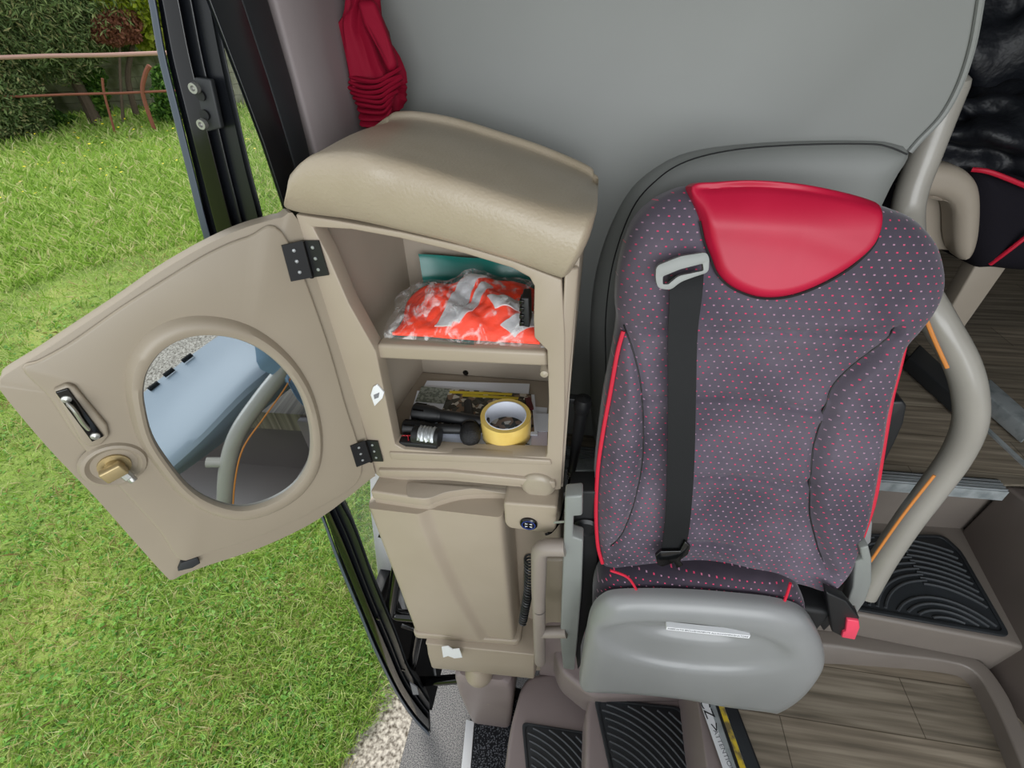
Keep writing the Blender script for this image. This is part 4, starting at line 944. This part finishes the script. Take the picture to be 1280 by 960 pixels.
    m_ = solid(lambda u, v: (lambda p: p)(a2.lerp(b2, .25+.6*u)+V((0, -0.0185*math.cos(v*2.2+.2)+.001*math.sin(20*u+9*v), 0.0185*math.sin(v*2.2+.2)+.001*math.sin(31*u)))), lambda u, v: a2.lerp(b2, .25+.6*u)+V((0, -.0168*math.cos(v*2.2+.2), .0168*math.sin(v*2.2+.2))), 30, 14)
    tag(obj('foil', m_, 'steel', t), 'crumpled silver foil')
    for k in range(3):
        g = random.Random(k); p0 = P(502+k*4,545,z=z0+.022); obj('wire', tube(spline([p0, p0+V((.006,-.004,.006)), p0+V((.012,.0,.002)), p0+V((.016,-.008,-.002))], 5), .0009, 6), 'red_wire', t)
    # microphone with round mesh head pointing at the viewer
    h = P(588,545,z=z0+.020); t = thing('microphone', 'black microphone with round mesh head lying beside the tape roll', 'microphone', (h.x,h.y,z0+.002)); ax = V((-.25,.9,.02)).normalized()
    obj('mesh_head', lathe(h-ax*.004, ax, [(r_*1.3, h_*1.2) for r_, h_ in [(.0001,-.012),(.007,-.0105),(.0125,-.006),(.0148,.0),(.0155,.008),(.0145,.018),(.011,.022)]], 28), 'mic_mesh', t, ang=50)
    obj('collar', lathe(h-ax*.004, ax, [(r_*1.3, h_*1.2) for r_, h_ in [(.0145,.018),(.0152,.020),(.0145,.024),(.0105,.03)]], 28), 'gloss_black', t)
    obj('handle', lathe(h-ax*.004, ax, [(.0105,.028),(.009,.06),(.008,.10),(.0001,.10)], 24), 'black_plastic', t)
    # cardboard box, maroon object, lilac papers at right
    cb = [P(666,492,y=.76), P(690,490,y=.76), P(690,515,y=.74), P(671,516,y=.74)]
    tag(obj('cardboard_box', prism(cb, (0,.03,0)), 'cardboard', bevel=.001), 'small brown cardboard box in the back right corner of the lower bay', 'box')
    flat('lighter', 'dark maroon flat packet tucked behind the tape roll', 'packet', [(656,500),(663,499),(667,512),(660,514)], z0+.012, .006, 'maroon')
    flat('paper_sheet', 'pale lilac folded sheet at the right of the tape roll', 'paper', [(664,541),(684,541),(684,565),(664,563)], z0+.003, .002, 'paper_lilac')
    flat('paper_sheet', 'white folded leaflet below the cardboard box', 'paper', [(666,518),(686,518),(686,540),(667,540)], z0+.004, .002, 'paper')

# ================================================================== LOWER CONSOLE
def build_console():
    t = thing('side_console', 'tan moulded column console below the open cabinet', 'console', (-.22,.62,.52))
    q = lambda a, b_, y=.53: P(a, b_, y=y)
    zl = 1.455
    pl = [P(a, b_, z=zl) for a, b_ in ((466,624),(500,629),(533,633),(548,628),(575,621),(610,619),(650,621),(697,627))]
    L2 = spline(pl, 4); bk = [V((L2[-1].x+.004,.80,zl)), V((L2[0].x+.02,.80,zl))]
    obj('ledge', prism(L2+bk, (0,0,.025)), 'tan', t, bevel=.0045, seg=4)
    obj('ledge_inset', prism(fillet([P(463+46,603,z=zl+.0255), P(650,612,z=zl+.0255), P(648,620,z=zl+.0255), P(590,611,z=zl+.0255), P(556,616,z=zl+.0255), P(536,624,z=zl+.0255), P(508,622,z=zl+.0255)], .01), (0,0,.0015)), 'tan_inner', t, bevel=.0008)
    obj('skirt', prism([p+V((0,.004,0)) for p in L2]+bk, (0,0,-.018)), 'tan', t, bevel=.003)
    # column with a moulded S sweep
    def fr(u, v):
        z = 1.44-.57*v; xl = -.392+.0*v; xr = -.118+.010*v; x = xl+(xr-xl)*u
        s = .43+.27*v**1.5  # sweep position
        e = min(u, 1-u)/.045; rnd = .018*(1-math.sqrt(max(0, 1-(1-min(1, e))**2)))
        left = .502+.014*sm(-.05, .05, u-s)
        return V((x, left+rnd+.006*(v), z))
    def bkf(u, v):
        z = 1.44-.57*v; xl = -.380; xr = -.118+.010*v; return V((xl+(xr-xl)*u, .76, z))
    obj('column', solid(fr, bkf, 70, 50), 'tan', t)
    obj('column_rim', prism(fillet([V((-.394,.498,.872)), V((-.094,.520,.872)), V((-.094,.76,.872)), V((-.385,.76,.872))], .02), (0,0,-.028)), 'tan', t, bevel=.006)
    # switch housing
    sh = [q(629,629,.515), q(697,634,.515), q(695,662,.515), q(690,667,.515), q(637,661,.515), q(631,655,.515)]
    sb = obj('switch_housing', prism(fillet(sh, .008), (0,.20,0)), 'tan', t, bevel=.005, seg=4)
    cc = q(661,654,.514); bt = obj('button', lathe(cc, (0,-1,0), [(.017,-.002),(.017,.003),(.0145,.0055),(.013,.004),(.0001,.0045)], 32), 'gloss_black', sb); tag(bt, 'round black button with white emblem')
    obj('button_ring', lathe(cc, (0,-1,0), [(.0135,.0043),(.0133,.0056),(.0118,.0056),(.0116,.0043)], 32), 'blue_ring', bt)
    for sx in (-1, 1):
        for sz in (-1, 1):
            e = cc+V((sx*.0042, -.0048, sz*.0038)); obj('emblem', prism([e+V((-sx*.003,0,0)), e+V((sx*.003,0,sz*.0028)), e+V((sx*.0008,0,-sz*.0005)), e+V((sx*.0034,0,-sz*.0018))][:4], (0,-.0006,0)), 'white', bt, smooth=False)
    # foot box
    fb = [V((-.352,.485,.835)), V((-.040,.500,.835)), V((-.028,.53,.835)), V((-.028,.76,.835)), V((-.36,.76,.835))]
    rings = []
    for z, k in ((.848,-.010),(.842,0),(.80,.002),(.72,.0),(.70,.004),(.685,.03)):
        rings.append([V((-.352+k*.4, .475+max(0,k)+(.012 if z > .84 else 0), z)), V((-.052-k*.5, .490+max(0,k)+(.012 if z > .84 else 0), z)), V((-.046-k*.5, .53, z)), V((-.046-k*.5, .76, z)), V((-.352+k*.4, .76, z))])
    obj('foot_box', loft(rings), 'tan', t, bevel=.006, seg=4)
    # lower right apron behind the handle
    obj('side_apron', prism([q(655,700,.60), q(712,700,.60), q(716,820,.56), q(700,838,.56), q(640,842,.56), q(650,780,.60)], (0,.14,0)), 'tan', t, bevel=.01)
    obj('back_column', prism([q(640,640,.62), q(700,640,.62), q(705,790,.62), q(648,790,.62)], (0,.12,0)), 'tan', t, bevel=.01)
    obj('dome', lathe(V((P(600,845,y=.50).x,.500,.66)), (0,-.05,1), [(.03,-.012),(.040,.0),(.042,.012),(.036,.035),(.02,.055),(.0001,.06)], 32), 'tan', t)
    bl = P(630,848,y=.50); obj('ball_plug', lathe(bl+V((-.01,.012,0)), (0,-1,-.3), [(.022,-.02),(.022,0),(.018,.01),(.008,.016),(.0001,.017)], 24), 'gloss_black', t)
    # torn white stickers
    s1 = [(552,809),(560,808),(566,812),(574,811),(578,822),(568,823),(560,820),(554,822)]
    obj('sticker', prism([P(a, b_, y=.472) for a, b_ in s1], (0,.002,0)), 'white', t, smooth=False)
    s2 = [P(572,782,z=.8465), P(588,783,z=.8465), P(584,787,z=.8465), P(576,786,z=.8465)]; obj('sticker', prism(s2, (0,0,.001)), 'white', t, smooth=False)
    # mauve boot below
    b0 = thing('hinge_pillar_boot', 'mauve moulded boot covering the door post foot under the console', 'cover', (-.21,.56,.12))
    rings = []
    for z, k in ((.665,.02),(.655,.004),(.62,0),(.50,.0),(.40,.006),(.22,.018),(.199,.022)):
        rings.append(fillet([V((-.295+k*.8,.478+k*.3,z)), V((-.118-k,.482+k*.3,z)), V((-.115-k,.70,z)), V((-.30+k,.70,z))], .02, 4))
    obj('body', loft(rings), 'step_mauve', b0)
    for a, b_ in ((587,877),(610,880)): obj('screw_dimple', lathe(P(a, b_, y=.482), (0,-1,0), [(.004,-.003),(.004,.001),(.0001,.0015)], 12), 'tan_inner', b0)
    # D-shaped grab handle
    hd = thing('grab_handle', 'mauve grey plastic D-shaped grab handle between console and seat', 'handle', P(676,828,y=.47))
    yh = .475; pth = fillet([P(706,684,y=yh), P(674,684,y=yh), P(673,740,y=yh), P(675,826,y=yh)], .03, 8, closed=False)
    obj('upper_bar', tube(pth, [.0165-.002*(i/len(pth)) for i in range(len(pth))], 18), 'handle_taupe', hd)
    obj('lower_bar', tube([P(677,790,y=yh), P(708,790,y=yh)], .0135, 18), 'handle_taupe', hd)
    obj('joint_ring', lathe(P(674,760,y=yh), (0,0,1), [(.0152,-.001),(.0152,.001)], 20), 'dark', hd)
    # coiled cable and its plug
    pts = []
    a, b_ = P(661,697,y=.495), P(655,778,y=.495)
    N_ = 340
    for i in range(N_):
        k = i/N_; p = a.lerp(b_, k)+V((.004*math.sin(4*k), 0, 0)); an = k*6.283*24; pts.append(p+V((math.cos(an)*.0085, math.sin(an)*.0085, 0)))
    tag(obj('coiled_cable', tube(pts, .0023, 6), 'black_plastic'), 'black coiled cable hanging beside the grab handle', 'cable')
    # hand microphone hung by the partition with its lead
    mc = thing('hand_microphone', 'black gooseneck hand microphone hanging between cabinet and seat', 'microphone', P(715,585,y=.66))
    a, b_, c_ = P(729,502,y=.66), P(722,545,y=.66), P(714,592,y=.66)
    ax = b_-a; obj('head', lathe(a, ax, [(.0001,-.012),(.014,-.008),(.017,.004),(.015,.02),(.012,.026)], 22), 'black_plastic', mc)
    obj('body', tube([a+ax.normalized()*.02, b_, c_], [.0125,.0115,.008], 16), 'black_plastic', mc)
    obj('clip', obox(a+V((-.02,.01,-.004)), (.022,0,0), (0,.008,0), (0,0,.006)), 'black_plastic', mc, bevel=.002)
    for k in range(4): obj('strain_relief', lathe(c_+V((.0,0,.010-.008*k)), (0,0,1), [(.0105-.001*k,-.002),(.0105-.001*k,.002)], 16), 'gloss_black', mc)
    cab = spline([c_, P(706,625,y=.62), P(700,650,y=.58), P(690,664,y=.545), P(682,668,y=.54)], 6); obj('lead', tube(cab, .0028, 8), 'gloss_black', mc)
    # silver bracket behind
    tag(obj('seat_bracket', prism([P(700,588,y=.80), P(748,588,y=.80), P(748,596,y=.80), P(735,600,y=.80), P(748,606,y=.80), P(748,618,y=.80), P(700,616,y=.80)], (0,.04,0)), 'alu', bevel=.003), 'silver metal cross bracket behind the left edge of the seat', 'bracket')
    tag(obj('pull_pin', tube([P(693,653,y=.50), P(706,652,y=.49)], .0022, 10), 'steel'), 'small steel pin between switch housing and seat frame', 'pin')

# ================================================================== GUIDE SEAT
def build_seat():
    O = V((.29, .515, 1.33)); S = frame(O, (1,.03,-.005), (0,.19,.65))
    t = thing('guide_seat', 'folding guide seat in dotted purple grey cloth with red leather headrest', 'seat', None, mat4=S)
    sl = lambda a, b_, w=0: LP(S, a, b_, -w)
    W0 = .05
    out = [(868,232),(940,227),(1010,231),(1060,241),(1105,256),(1140,270),(1160,287),(1175,310),(1182,345),(1178,370),(1165,395),(1148,416),(1130,435),(1122,462),(1112,500),(1102,560),(1092,620),(1080,662),(1066,700),(1049,722),(1032,733),(1015,734),(1000,730),(960,721),(900,707),(870,702),(820,707),(765,711),(752,706),(746,680),(743,640),(744,600),(748,560),(756,500),(766,450),(773,405),(771,380),(774,340),(784,300),(800,270),(825,248),(850,236)]
    o_ = [sl(a, b_, .015) for a, b_ in out]; o_ = [(p.x, p.z) for p in spline([(a, 0, b_) for a, b_ in o_], 5, True)]
    seamL = [sl(a, b_, W0) for a, b_ in ((782,412),(792,440),(801,480),(805,540),(803,590),(794,630),(780,668),(764,690))]
    seamR = [sl(a, b_, W0) for a, b_ in ((1122,412),(1098,435),(1060,468),(1038,500),(1022,560),(1014,610),(1016,650),(1026,690),(1036,715))]
    creases = [[sl(a, b_, W0) for a, b_ in L2] for L2 in ([(776,410),(900,414),(1000,416),(1122,412)], [(868,500),(920,499),(965,502),(1000,512),(1036,516)], [(868,600),(920,600),(962,604),(990,612),(1012,606)], [(858,684),(900,686),(925,690),(945,702)], [(806,500),(835,498)])]
    sL = [(p.x, p.z) for p in spline([(a, 0, b_) for a, b_ in seamL], 6)]; sR = [(p.x, p.z) for p in spline([(a, 0, b_) for a, b_ in seamR], 6)]
    cr = [[(p.x, p.z) for p in spline([(a, 0, b_) for a, b_ in L2], 6)] for L2 in creases]
    def disp(p):
        d = np.zeros(len(p)); dl = segdist(p, sL, False); dr = segdist(p, sR, False)
        xl = np.interp(p[:, 1], [q[1] for q in sL][::-1], [q[0] for q in sL][::-1]); xr = np.interp(p[:, 1], [q[1] for q in sR][::-1], [q[0] for q in sR][::-1])
        zt = sL[0][1]; below = np.clip((zt+.02-p[:, 1])/.05, 0, 1)
        bol = np.clip((xl-p[:, 0])/.02, 0, 1)+np.clip((p[:, 0]-xr)/.02, 0, 1)
        d += .012*np.minimum(bol, 1)*below
        d -= .007*np.exp(-(dl/.006)**2)+.007*np.exp(-(dr/.006)**2)
        for c_ in cr: dc = segdist(p, c_, False); d -= .008*np.exp(-(dc/.007)**2)-.006*np.exp(-(dc/.03)**2)
        cx_ = (xl+xr)/2; d -= .012*np.exp(-((p[:, 0]-cx_)/.12)**2)*below
        d += .0025*np.sin(p[:, 0]*34+3*np.sin(p[:, 1]*17))*np.cos(p[:, 1]*29)*below
        return d
    bk = obj('backrest', panel(S, o_, W0, .055, .055, disp, rings=70, n=300), 'seat_cloth', t)
    # seam threads
    def surf_w(pt, add=0):
        p = np.array([pt]); d = segdist(p, np.array(o_)); h = W0*math.sqrt(max(0, 1-(1-min(d[0]/.055, 1))**2)); return h+disp(p)[0]*min(1, d[0]/.0275)+add
    for L2, r in ((sL, .0014), (sR, .0014)): obj('seam', tube([S@V((a, -surf_w((a, b_), .0006), b_)) for a, b_ in L2], r, 6), 'dark', bk)
    # red piping along lower sides
    def pip(px, w):
        L3 = [sl(a, b_, w) for a, b_ in px]; return obj('piping', tube(spline([S@V((a, -w, b_)) for a, b_ in L3], 6), .0036, 8), 'red_piping', t)
    tag(pip([(779,414),(772,440),(763,490),(753,545),(747,590),(745,640),(747,680),(753,704)], .030), 'red piping, left')
    tag(pip([(1131,430),(1124,460),(1114,500),(1104,560),(1094,620),(1082,660),(1066,700),(1050,722)], .026), 'red piping, right')
    # headrest
    hr = [(866,233),(900,227),(945,225),(1000,229),(1050,238),(1090,249),(1104,258),(1104,278),(1094,305),(1070,330),(1040,350),(1005,366),(975,373),(945,372),(915,360),(897,343),(888,322),(880,300),(874,270)]
    h_ = [sl(a, b_, .055) for a, b_ in hr]; h_ = [(p.x, p.z) for p in spline([(a, 0, b_) for a, b_ in h_], 5, True)]
    zt = max(p[1] for p in h_); 
    ztop = zt
    def hd(p):
        # a soft wave sweeping across: proud above, hollow below
        zc = np.interp(p[:, 0], [sl(885,270)[0], sl(980,270)[0], sl(1100,320)[0]], [sl(885,275)[1], sl(980,285)[1], sl(1060,325)[1]])
        k = (p[:, 1]-zc)/.035; w = .012*(1/(1+np.exp(-k*1.3)))+.002*np.exp(-((p[:, 1]-zc)/.02)**2)
        top = np.clip((p[:, 1]-(ztop-.06))/.06, 0, 1); w -= .030*top**2
        return w
    hro = obj('headrest', panel(S, h_, .016, .016, -.02, hd, rings=50, n=240, wbase=.045), 'red_leather', t); tag(hro, 'red leather headrest pad'); obj('edge_seam', tube([S@V((a, -surf_w((a, b_), .004), b_)) for a, b_ in h_ if b_ < ztop-.045], .0016, 6), 'dark', hro)
    # belt guide (grey ring plate) and shoulder belt
    gp = [sl(a, b_, .075) for a, b_ in ((820,332),(850,320),(882,315),(886,322),(885,340),(866,346),(850,352),(838,362),(822,360),(819,348))]; g3 = fillet([(a, 0, b_) for a, b_ in gp], .006, 4)
    gi = [sl(a, b_, .075) for a, b_ in ((828,345),(850,336),(878,329),(879,338),(850,344),(838,350),(836,355),(828,355))]; gi3 = fillet([(a, 0, b_) for a, b_ in gi], .002, 3)
    to = lambda L3, w: [S@V((p.x, -w, p.z)) for p in L3]
    obj('belt_guide', ringslab(to(g3, .078), to(gi3, .078), S.to_3x3()@V((0,.010,0))), 'bar_grey', t, bevel=.0015)
    bl = [(835,346,.066),(837,370,.072),(835,420,.072),(835,500,.074),(834,580,.074),(832,640,.074),(828,680,.070),(824,700,.068)]; br = [(880,337,.066),(878,368,.072),(872,420,.072),(870,500,.074),(868,580,.074),(864,640,.074),(860,672,.070),(856,690,.068)]
    A = spline([S@V((lambda l: (l[0], -w, l[1]))(sl(a, b_, w))) for a, b_, w in bl], 6); B = spline([S@V((lambda l: (l[0], -w, l[1]))(sl(a, b_, w))) for a, b_, w in br], 6)
    nb = S.to_3x3()@V((0,.0015,0)); obj('seat_belt', loft([[a, b_, b_+nb, a+nb] for a, b_ in zip(A, B)]), 'belt', t)
    tg = [sl(a, b_, .075) for a, b_ in ((819,694),(826,688),(850,688),(856,676),(863,682),(860,692),(850,700),(854,706),(846,710),(842,703),(828,708),(822,706))]
    obj('belt_tongue', prism([S@V((a, -.077, b_)) for a, b_ in tg], S.to_3x3()@V((0,.008,0))), 'gloss_black', t, bevel=.0015)
    # hinge hardware behind/under the backrest
    obj('pivot_tube', tube([V((.07,.54,1.34)), V((.53,.545,1.31))], .018, 16), 'dark', t)
    obj('lower_bracket', box(.09, .50, .47, .56, 1.15, 1.33), 'dark', t, bevel=.01)
    # seat cushion folded down behind its grey shell
    Cs = frame(V((.22,.42,1.2)), (1,.03,-.005), (0,.04,.37))
    cu = [(742,850),(741,780),(744,735),(762,713),(800,710),(870,712),(950,718),(985,726),(1002,742),(1006,780),(985,830)]
    c_ = [LP(Cs, a, b_, .04) for a, b_ in cu]; c_ = [(p.x, p.z) for p in spline([(a, 0, b_) for a, b_ in c_], 5, True)]
    Cs2 = Cs@Matrix.Translation((0,.04,0)); cushion = obj('cushion', panel(Cs2, c_, .03, .04, .055, rings=20, n=160), 'cushion_cloth', t)
    for L3 in ([(763,713),(785,722),(797,740)], [(988,729),(984,742),(978,758)]):
        L4 = [Cs@V((lambda l: (l[0], .006, l[1]))(LP(Cs, a, b_, .006))) for a, b_ in L3]; obj('piping', tube(spline(L4, 5), .0024, 8), 'red_piping', cushion)
    so = [(724,848),(728,820),(733,790),(739,764),(752,748),(775,741),(850,741),(920,746),(970,752),(1003,763),(1020,785),(1029,810),(1026,832),(1003,862),(972,881),(950,879),(900,873),(850,864),(790,858),(740,856),(727,854)]
    s_ = [LP(Cs, a, b_, -.0) for a, b_ in so]; s_ = [(p.x, p.z) for p in spline([(a, 0, b_) for a, b_ in s_], 5, True)]
    hc = LP(Cs, 868, 806, -.03); el = LP(Cs, 865, 812, -.03)
    def sd(p):
        x = (p[:, 0]-hc[0])/.088; z = (p[:, 1]-hc[1]+.035*x**2*0)/.018; zz = p[:, 1]-hc[1]+.010*(x*x)*-1; w = -.014*np.exp(-np.clip(x, -3, 3)**4)*np.exp(-np.clip(zz/.014, -4, 4)**2); x2 = (p[:, 0]-el[0])/.165; z2 = (p[:, 1]-el[1])/.075; r = x2**2+z2**2; w += -.014/(1+np.exp((r-1)*10)); return w
    sh = obj('seat_shell', panel(Cs, s_, .030, .045, .012, sd, rings=56, n=240), 'shell_grey', t); tag(sh, 'smooth grey plastic underside shell')
    # label with its line of print
    la, lb, lc = [LP(Cs, a, b_, -.031) for a, b_ in ((833,785),(885,792),(937,796))]
    ang = math.atan2(lc[1]-la[1], lc[0]-la[0]); cx_ = ((la[0]+lc[0])/2, (la[1]+lc[1])/2); Lw = math.hypot(lc[0]-la[0], lc[1]-la[1])
    ML = Cs@Matrix.Translation((cx_[0], -.0315, cx_[1]))@Matrix.Rotation(-ang, 4, 'Y')
    lb_ = obj('warning_label', prism([ML@V((x, 0, z)) for x, z in ((-Lw/2,-.0046),(Lw/2,-.0046),(Lw/2,.0046),(-Lw/2,.0046))], ML.to_3x3()@V((0,.010,0))), 'white', sh, smooth=False); tag(lb_, 'white label strip with one line of print')
    text('print', "RISERVATO ESCLUSIVAMENTE ALL'ACCOMPAGNATORE", ML@Matrix.Translation((0,-.0003,0))@Matrix.Rotation(math.radians(90), 4, 'X'), .0055, 'faint_ink', lb_, .0002)
    # left side bar of the seat frame
    q = lambda a, b_, y: P(a, b_, y=y)
    lbp = [(706,622),(728,620),(728,645),(717,646),(716,672),(729,676),(727,740),(722,800),(718,838),(704,836),(700,800),(702,740),(704,690)]
    obj('side_bar', prism([q(a, b_, .475) for a, b_ in lbp], (0,.03,0)), 'bar_grey', t, bevel=.004)
    obj('side_housing', prism([q(712,615,.53), q(745,615,.53), q(750,800,.50), q(722,838,.50), q(712,760,.5)], (0,.05,0)), 'dark', t, bevel=.004)
    obj('reel', lathe(q(733,660,.52), (0,-1,0), [(.026,-.02),(.026,.0),(.02,.005),(.018,.001),(.0001,.001)], 24), 'black_plastic', t)
    rb = [(1075,686),(1086,683),(1090,700),(1090,728),(1082,752),(1071,768),(1068,758),(1058,756),(1066,735),(1069,703),(1078,700)]
    obj('side_bar', prism([q(a, b_, .50) for a, b_ in rb], (0,.025,0)), 'bar_grey', t, bevel=.003)
    obj('hinge_cover', prism([q(a, b_, .55) for a, b_ in ((1080,642),(1087,642),(1091,655),(1089,678),(1078,690),(1062,690))], (0,.03,0)), 'shell_grey', t, bevel=.003)
    obj('side_housing', prism([q(a, b_, .54) for a, b_ in ((1010,728),(1060,690),(1080,690),(1072,740),(1055,765),(1030,790),(1012,760))], (0,.04,0)), 'dark', t, bevel=.004)
    # buckle stalk and red buckle
    st = prism([q(a, b_, .46) for a, b_ in ((1033,741),(1058,752),(1075,774),(1066,780),(1054,797),(1040,790))], (0,.02,0)); bs = obj('buckle', st, 'black_plastic', t, bevel=.003)
    tag(obj('release_button', prism([q(a, b_, .455) for a, b_ in ((1059,775),(1074,777),(1075,785),(1069,800),(1052,797),(1054,791),(1057,790))], (0,.024,0)), 'pink_button', bs, bevel=.002), 'pinkish red release button')
    # right armrest, folded up
    ar = [(1112,503),(1130,502),(1134,508),(1130,530),(1118,556),(1100,592),(1092,600),(1096,570),(1104,530)]
    obj('armrest', prism([q(a, b_, .66) for a, b_ in ar], (0,.05,0)), 'black_plastic', t, bevel=.006)

# ================================================================== CURTAIN + FRONT OF THE BUS (seen in the mirror)
def build_curtain():
    # tied red curtain hanging in the corner: folded cloth, layered hem
    secs = [(452,-60,30),(455,0,30),(452,30,40),(458,60,56),(466,90,68),(470,108,66),(476,128,54),(474,146,34),(468,160,10)]
    rings = []; n = 72
    sp_ = spline([P(a, b_, y=.89) for a, b_, w in secs], 4); ws = []
    for i in range(len(secs)-1):
        for j in range(4): ws.append(secs[i][2]+(secs[i+1][2]-secs[i][2])*j/4)
    ws.append(secs[-1][2])
    for i, (p, w) in enumerate(zip(sp_, ws)):
        wd = w/575*.92/2*.95; r = []
        for k in range(n):
            a = 2*math.pi*k/n; f = 1+.10*math.sin(7*a+i*.12)+.05*math.sin(13*a+1.5); lay = .0025*math.sin(i*3.1+2*math.sin(a*2)) if i > 18 else 0
            r.append(p+V((math.cos(a)*(wd*f+lay), math.sin(a)*(.045*f*min(1, wd/.03)+lay), .004*math.sin(3*a+i))))
        rings.append(r)
    t = thing('curtain', 'tied dark red curtain hanging in the corner above the tan cabinet', 'curtain', sp_[-1])
    obj('cloth', loft(rings), 'curtain_red', t)
    hs = []
    for k in range(9):
        b0 = 92+k*6.5; w0 = 34-abs(k-2)*2.2; L2 = [P(470-w0+k*1.2, b0+4, y=.848), P(455, b0+8+2*math.sin(k), y=.838), P(472+k, b0+9, y=.835), P(486, b0+2, y=.838), P(470+w0-k, b0-6+3*math.sin(k*2), y=.85)]
        L2 = spline(L2, 6); obj('hem_fold', tube(L2, .0035, 8, flat=2.2), 'curtain_red', t)
    fl = [P(444,0,y=.842), P(466,0,y=.84), P(480,40,y=.832), P(496,84,y=.832), P(484,92,y=.828), P(470,60,y=.826), P(452,30,y=.832)]
    obj('front_fold', prism(fl, (0,.02,0)), 'curtain_red', t, bevel=.008)

def reflect(D_, px, py, dist):
    """point met at distance dist after bouncing off the cabinet mirror"""
    o = D_@V((0,-.006,0)); n = (D_.to_3x3()@V((0,-1,0))).normalized(); r = ray(px, py); h = EYE+r*((o-EYE).dot(n)/r.dot(n)); r = r.normalized(); rr = r-n*2*r.dot(n)
    return h+rr*dist
def build_front(D_):
    R_ = lambda a, b_, d: reflect(D_, a, b_, d)
    # dashboard: broad curved grey body crossing the front
    e1 = [R_(150,515,1.55), R_(215,462,1.55), R_(285,412,1.55), R_(360,370,1.6)]      # far top edge by the windscreen
    e2 = [R_(160,560,1.25), R_(225,500,1.22), R_(300,440,1.22), R_(375,395,1.25)]
    e3 = [R_(190,600,1.05), R_(250,545,1.0), R_(320,475,1.0), R_(400,420,1.05)]
    e4 = [R_(215,600,1.10), R_(262,566,1.08), R_(330,512,1.08), R_(420,440,1.15)]
    E = [spline(e, 6) for e in (e1, e2, e3, e4)]
    rings = []
    for k in range(len(E[0])):
        prof = spline([e[k] for e in E], 6); base_ = prof[-1]; rings.append(prof+[V((prof[0].x, prof[0].y, prof[-1].z))])
    t = thing('dashboard', 'broad blue grey dashboard seen in the oval mirror', 'dashboard', V((E[0][9].x, E[0][9].y, .8)))
    obj('body', loft(rings), 'dash', t)
    for a in ((186,487),(205,470),(228,452)):
        c_ = R_(a[0], a[1], 1.5); c2 = R_(a[0]+12, a[1]-9, 1.5); obj('air_vent', tube([c_, c2], .010, 8, flat=.5), 'dark', t)
    struct('floor_front', prism([V((.42,-.85,.86)), V((2.1,-.85,.86)), V((2.1,-.2,.86)), V((.42,-.2,.86))], (0,0,-.05)), 'wall_brown')
    struct('stair_riser_front', box(.42, .45, -1.6, -.2, .4, .85), 'wall_brown')
    struct('stair_well_front', prism([V((-.27,-1.6,.50)), V((.42,-1.6,.50)), V((.42,-.2,.50)), V((-.27,-.2,.50))], (0,0,-.1)), 'wall_brown')
    pth = spline([R_(362,448,.86), R_(350,468,.87), R_(325,500,.88), R_(298,540,.90), R_(285,580,.93), R_(281,625,.98), R_(279,680,1.06)], 6)
    h = thing('front_handrail', 'bent grey handrail with orange line reflected in the oval mirror', 'handrail', pth[-1])
    obj('rail', tube(pth, .025, 16), 'rail_grey', h)
    obj('reflective_strip', tube(spline([R_(370,458,.835), R_(357,484,.845), R_(330,522,.855), R_(304,560,.875), R_(294,600,.905), R_(291,640,.955)], 6), .0025, 8), 'orange_strip', h)
    obj('stub', tube([R_(258,578,.95), R_(285,578,.93)], .017, 12), 'rail_grey', h)
    # crumpled pale blue cloth at the mirror's upper right
    A = [R_(a, b_, .85) for a, b_ in ((305,412),(322,438),(336,465),(352,478),(368,492),(384,512))]; B = [R_(a, b_, .85) for a, b_ in ((330,395),(350,412),(372,430),(390,452),(402,475),(415,500))]
    A, B = spline(A, 5), spline(B, 5)
    f = lambda off: (lambda u, v: (lambda i: A[i].lerp(B[i], v)+V((.012*math.sin(14*u+5*v), .012*math.cos(11*v+9*u), .010*math.sin(19*u)+off)))(min(len(A)-1, int(u*(len(A)-1)))))
    tag(obj('blue_cloth', solid(f(0), f(.02), 25, 14), 'shirt'), 'crumpled pale blue cloth at the upper right of the mirror reflection', 'cloth')

def build_light():
    w = bpy.data.worlds.new('sky'); scn.world = w; w.use_nodes = True; N, L = w.node_tree.nodes, w.node_tree.links; bg = N['Background']
    bg.inputs[0].default_value = (.93, .965, 1, 1); bg.inputs[1].default_value = 1.0
    sd = bpy.data.lights.new('sun', 'SUN'); sd.energy = 2.2; sd.angle = math.radians(12); sd.color = (1, .97, .9)
    so = bpy.data.objects.new('sun', sd); COL.objects.link(so); so.rotation_euler = V((.35, -.55, -1)).to_track_quat('-Z', 'Y').to_euler()
    # daylight entering through the windscreen opening
    ad = bpy.data.lights.new('windscreen_daylight', 'AREA'); ad.energy = 42; ad.size = 2.2; ad.size_y = 1.3; ad.shape = 'RECTANGLE'; ad.color = (.95, .98, 1)
    ao = bpy.data.objects.new('windscreen_daylight', ad); COL.objects.link(ao); ao.location = (.6, -1.9, 2.2); ao.rotation_euler = (V((.1, .6, 1.5))-V(ao.location)).to_track_quat('-Z', 'Y').to_euler()

build_outside(); build_door(); build_bus()
D_, _c = build_cabinet(); build_contents(); build_console(); build_seat(); build_curtain(); build_front(D_); build_light()
for o in list(scn.objects):
    if o.parent is None: o.location.z += -GZ
scn.view_settings.view_transform = 'Standard'; scn.view_settings.look = 'None'; scn.view_settings.exposure = .20; scn.view_settings.gamma = 1
scn.view_settings.use_curve_mapping = False
scn.cycles.max_bounces = 8
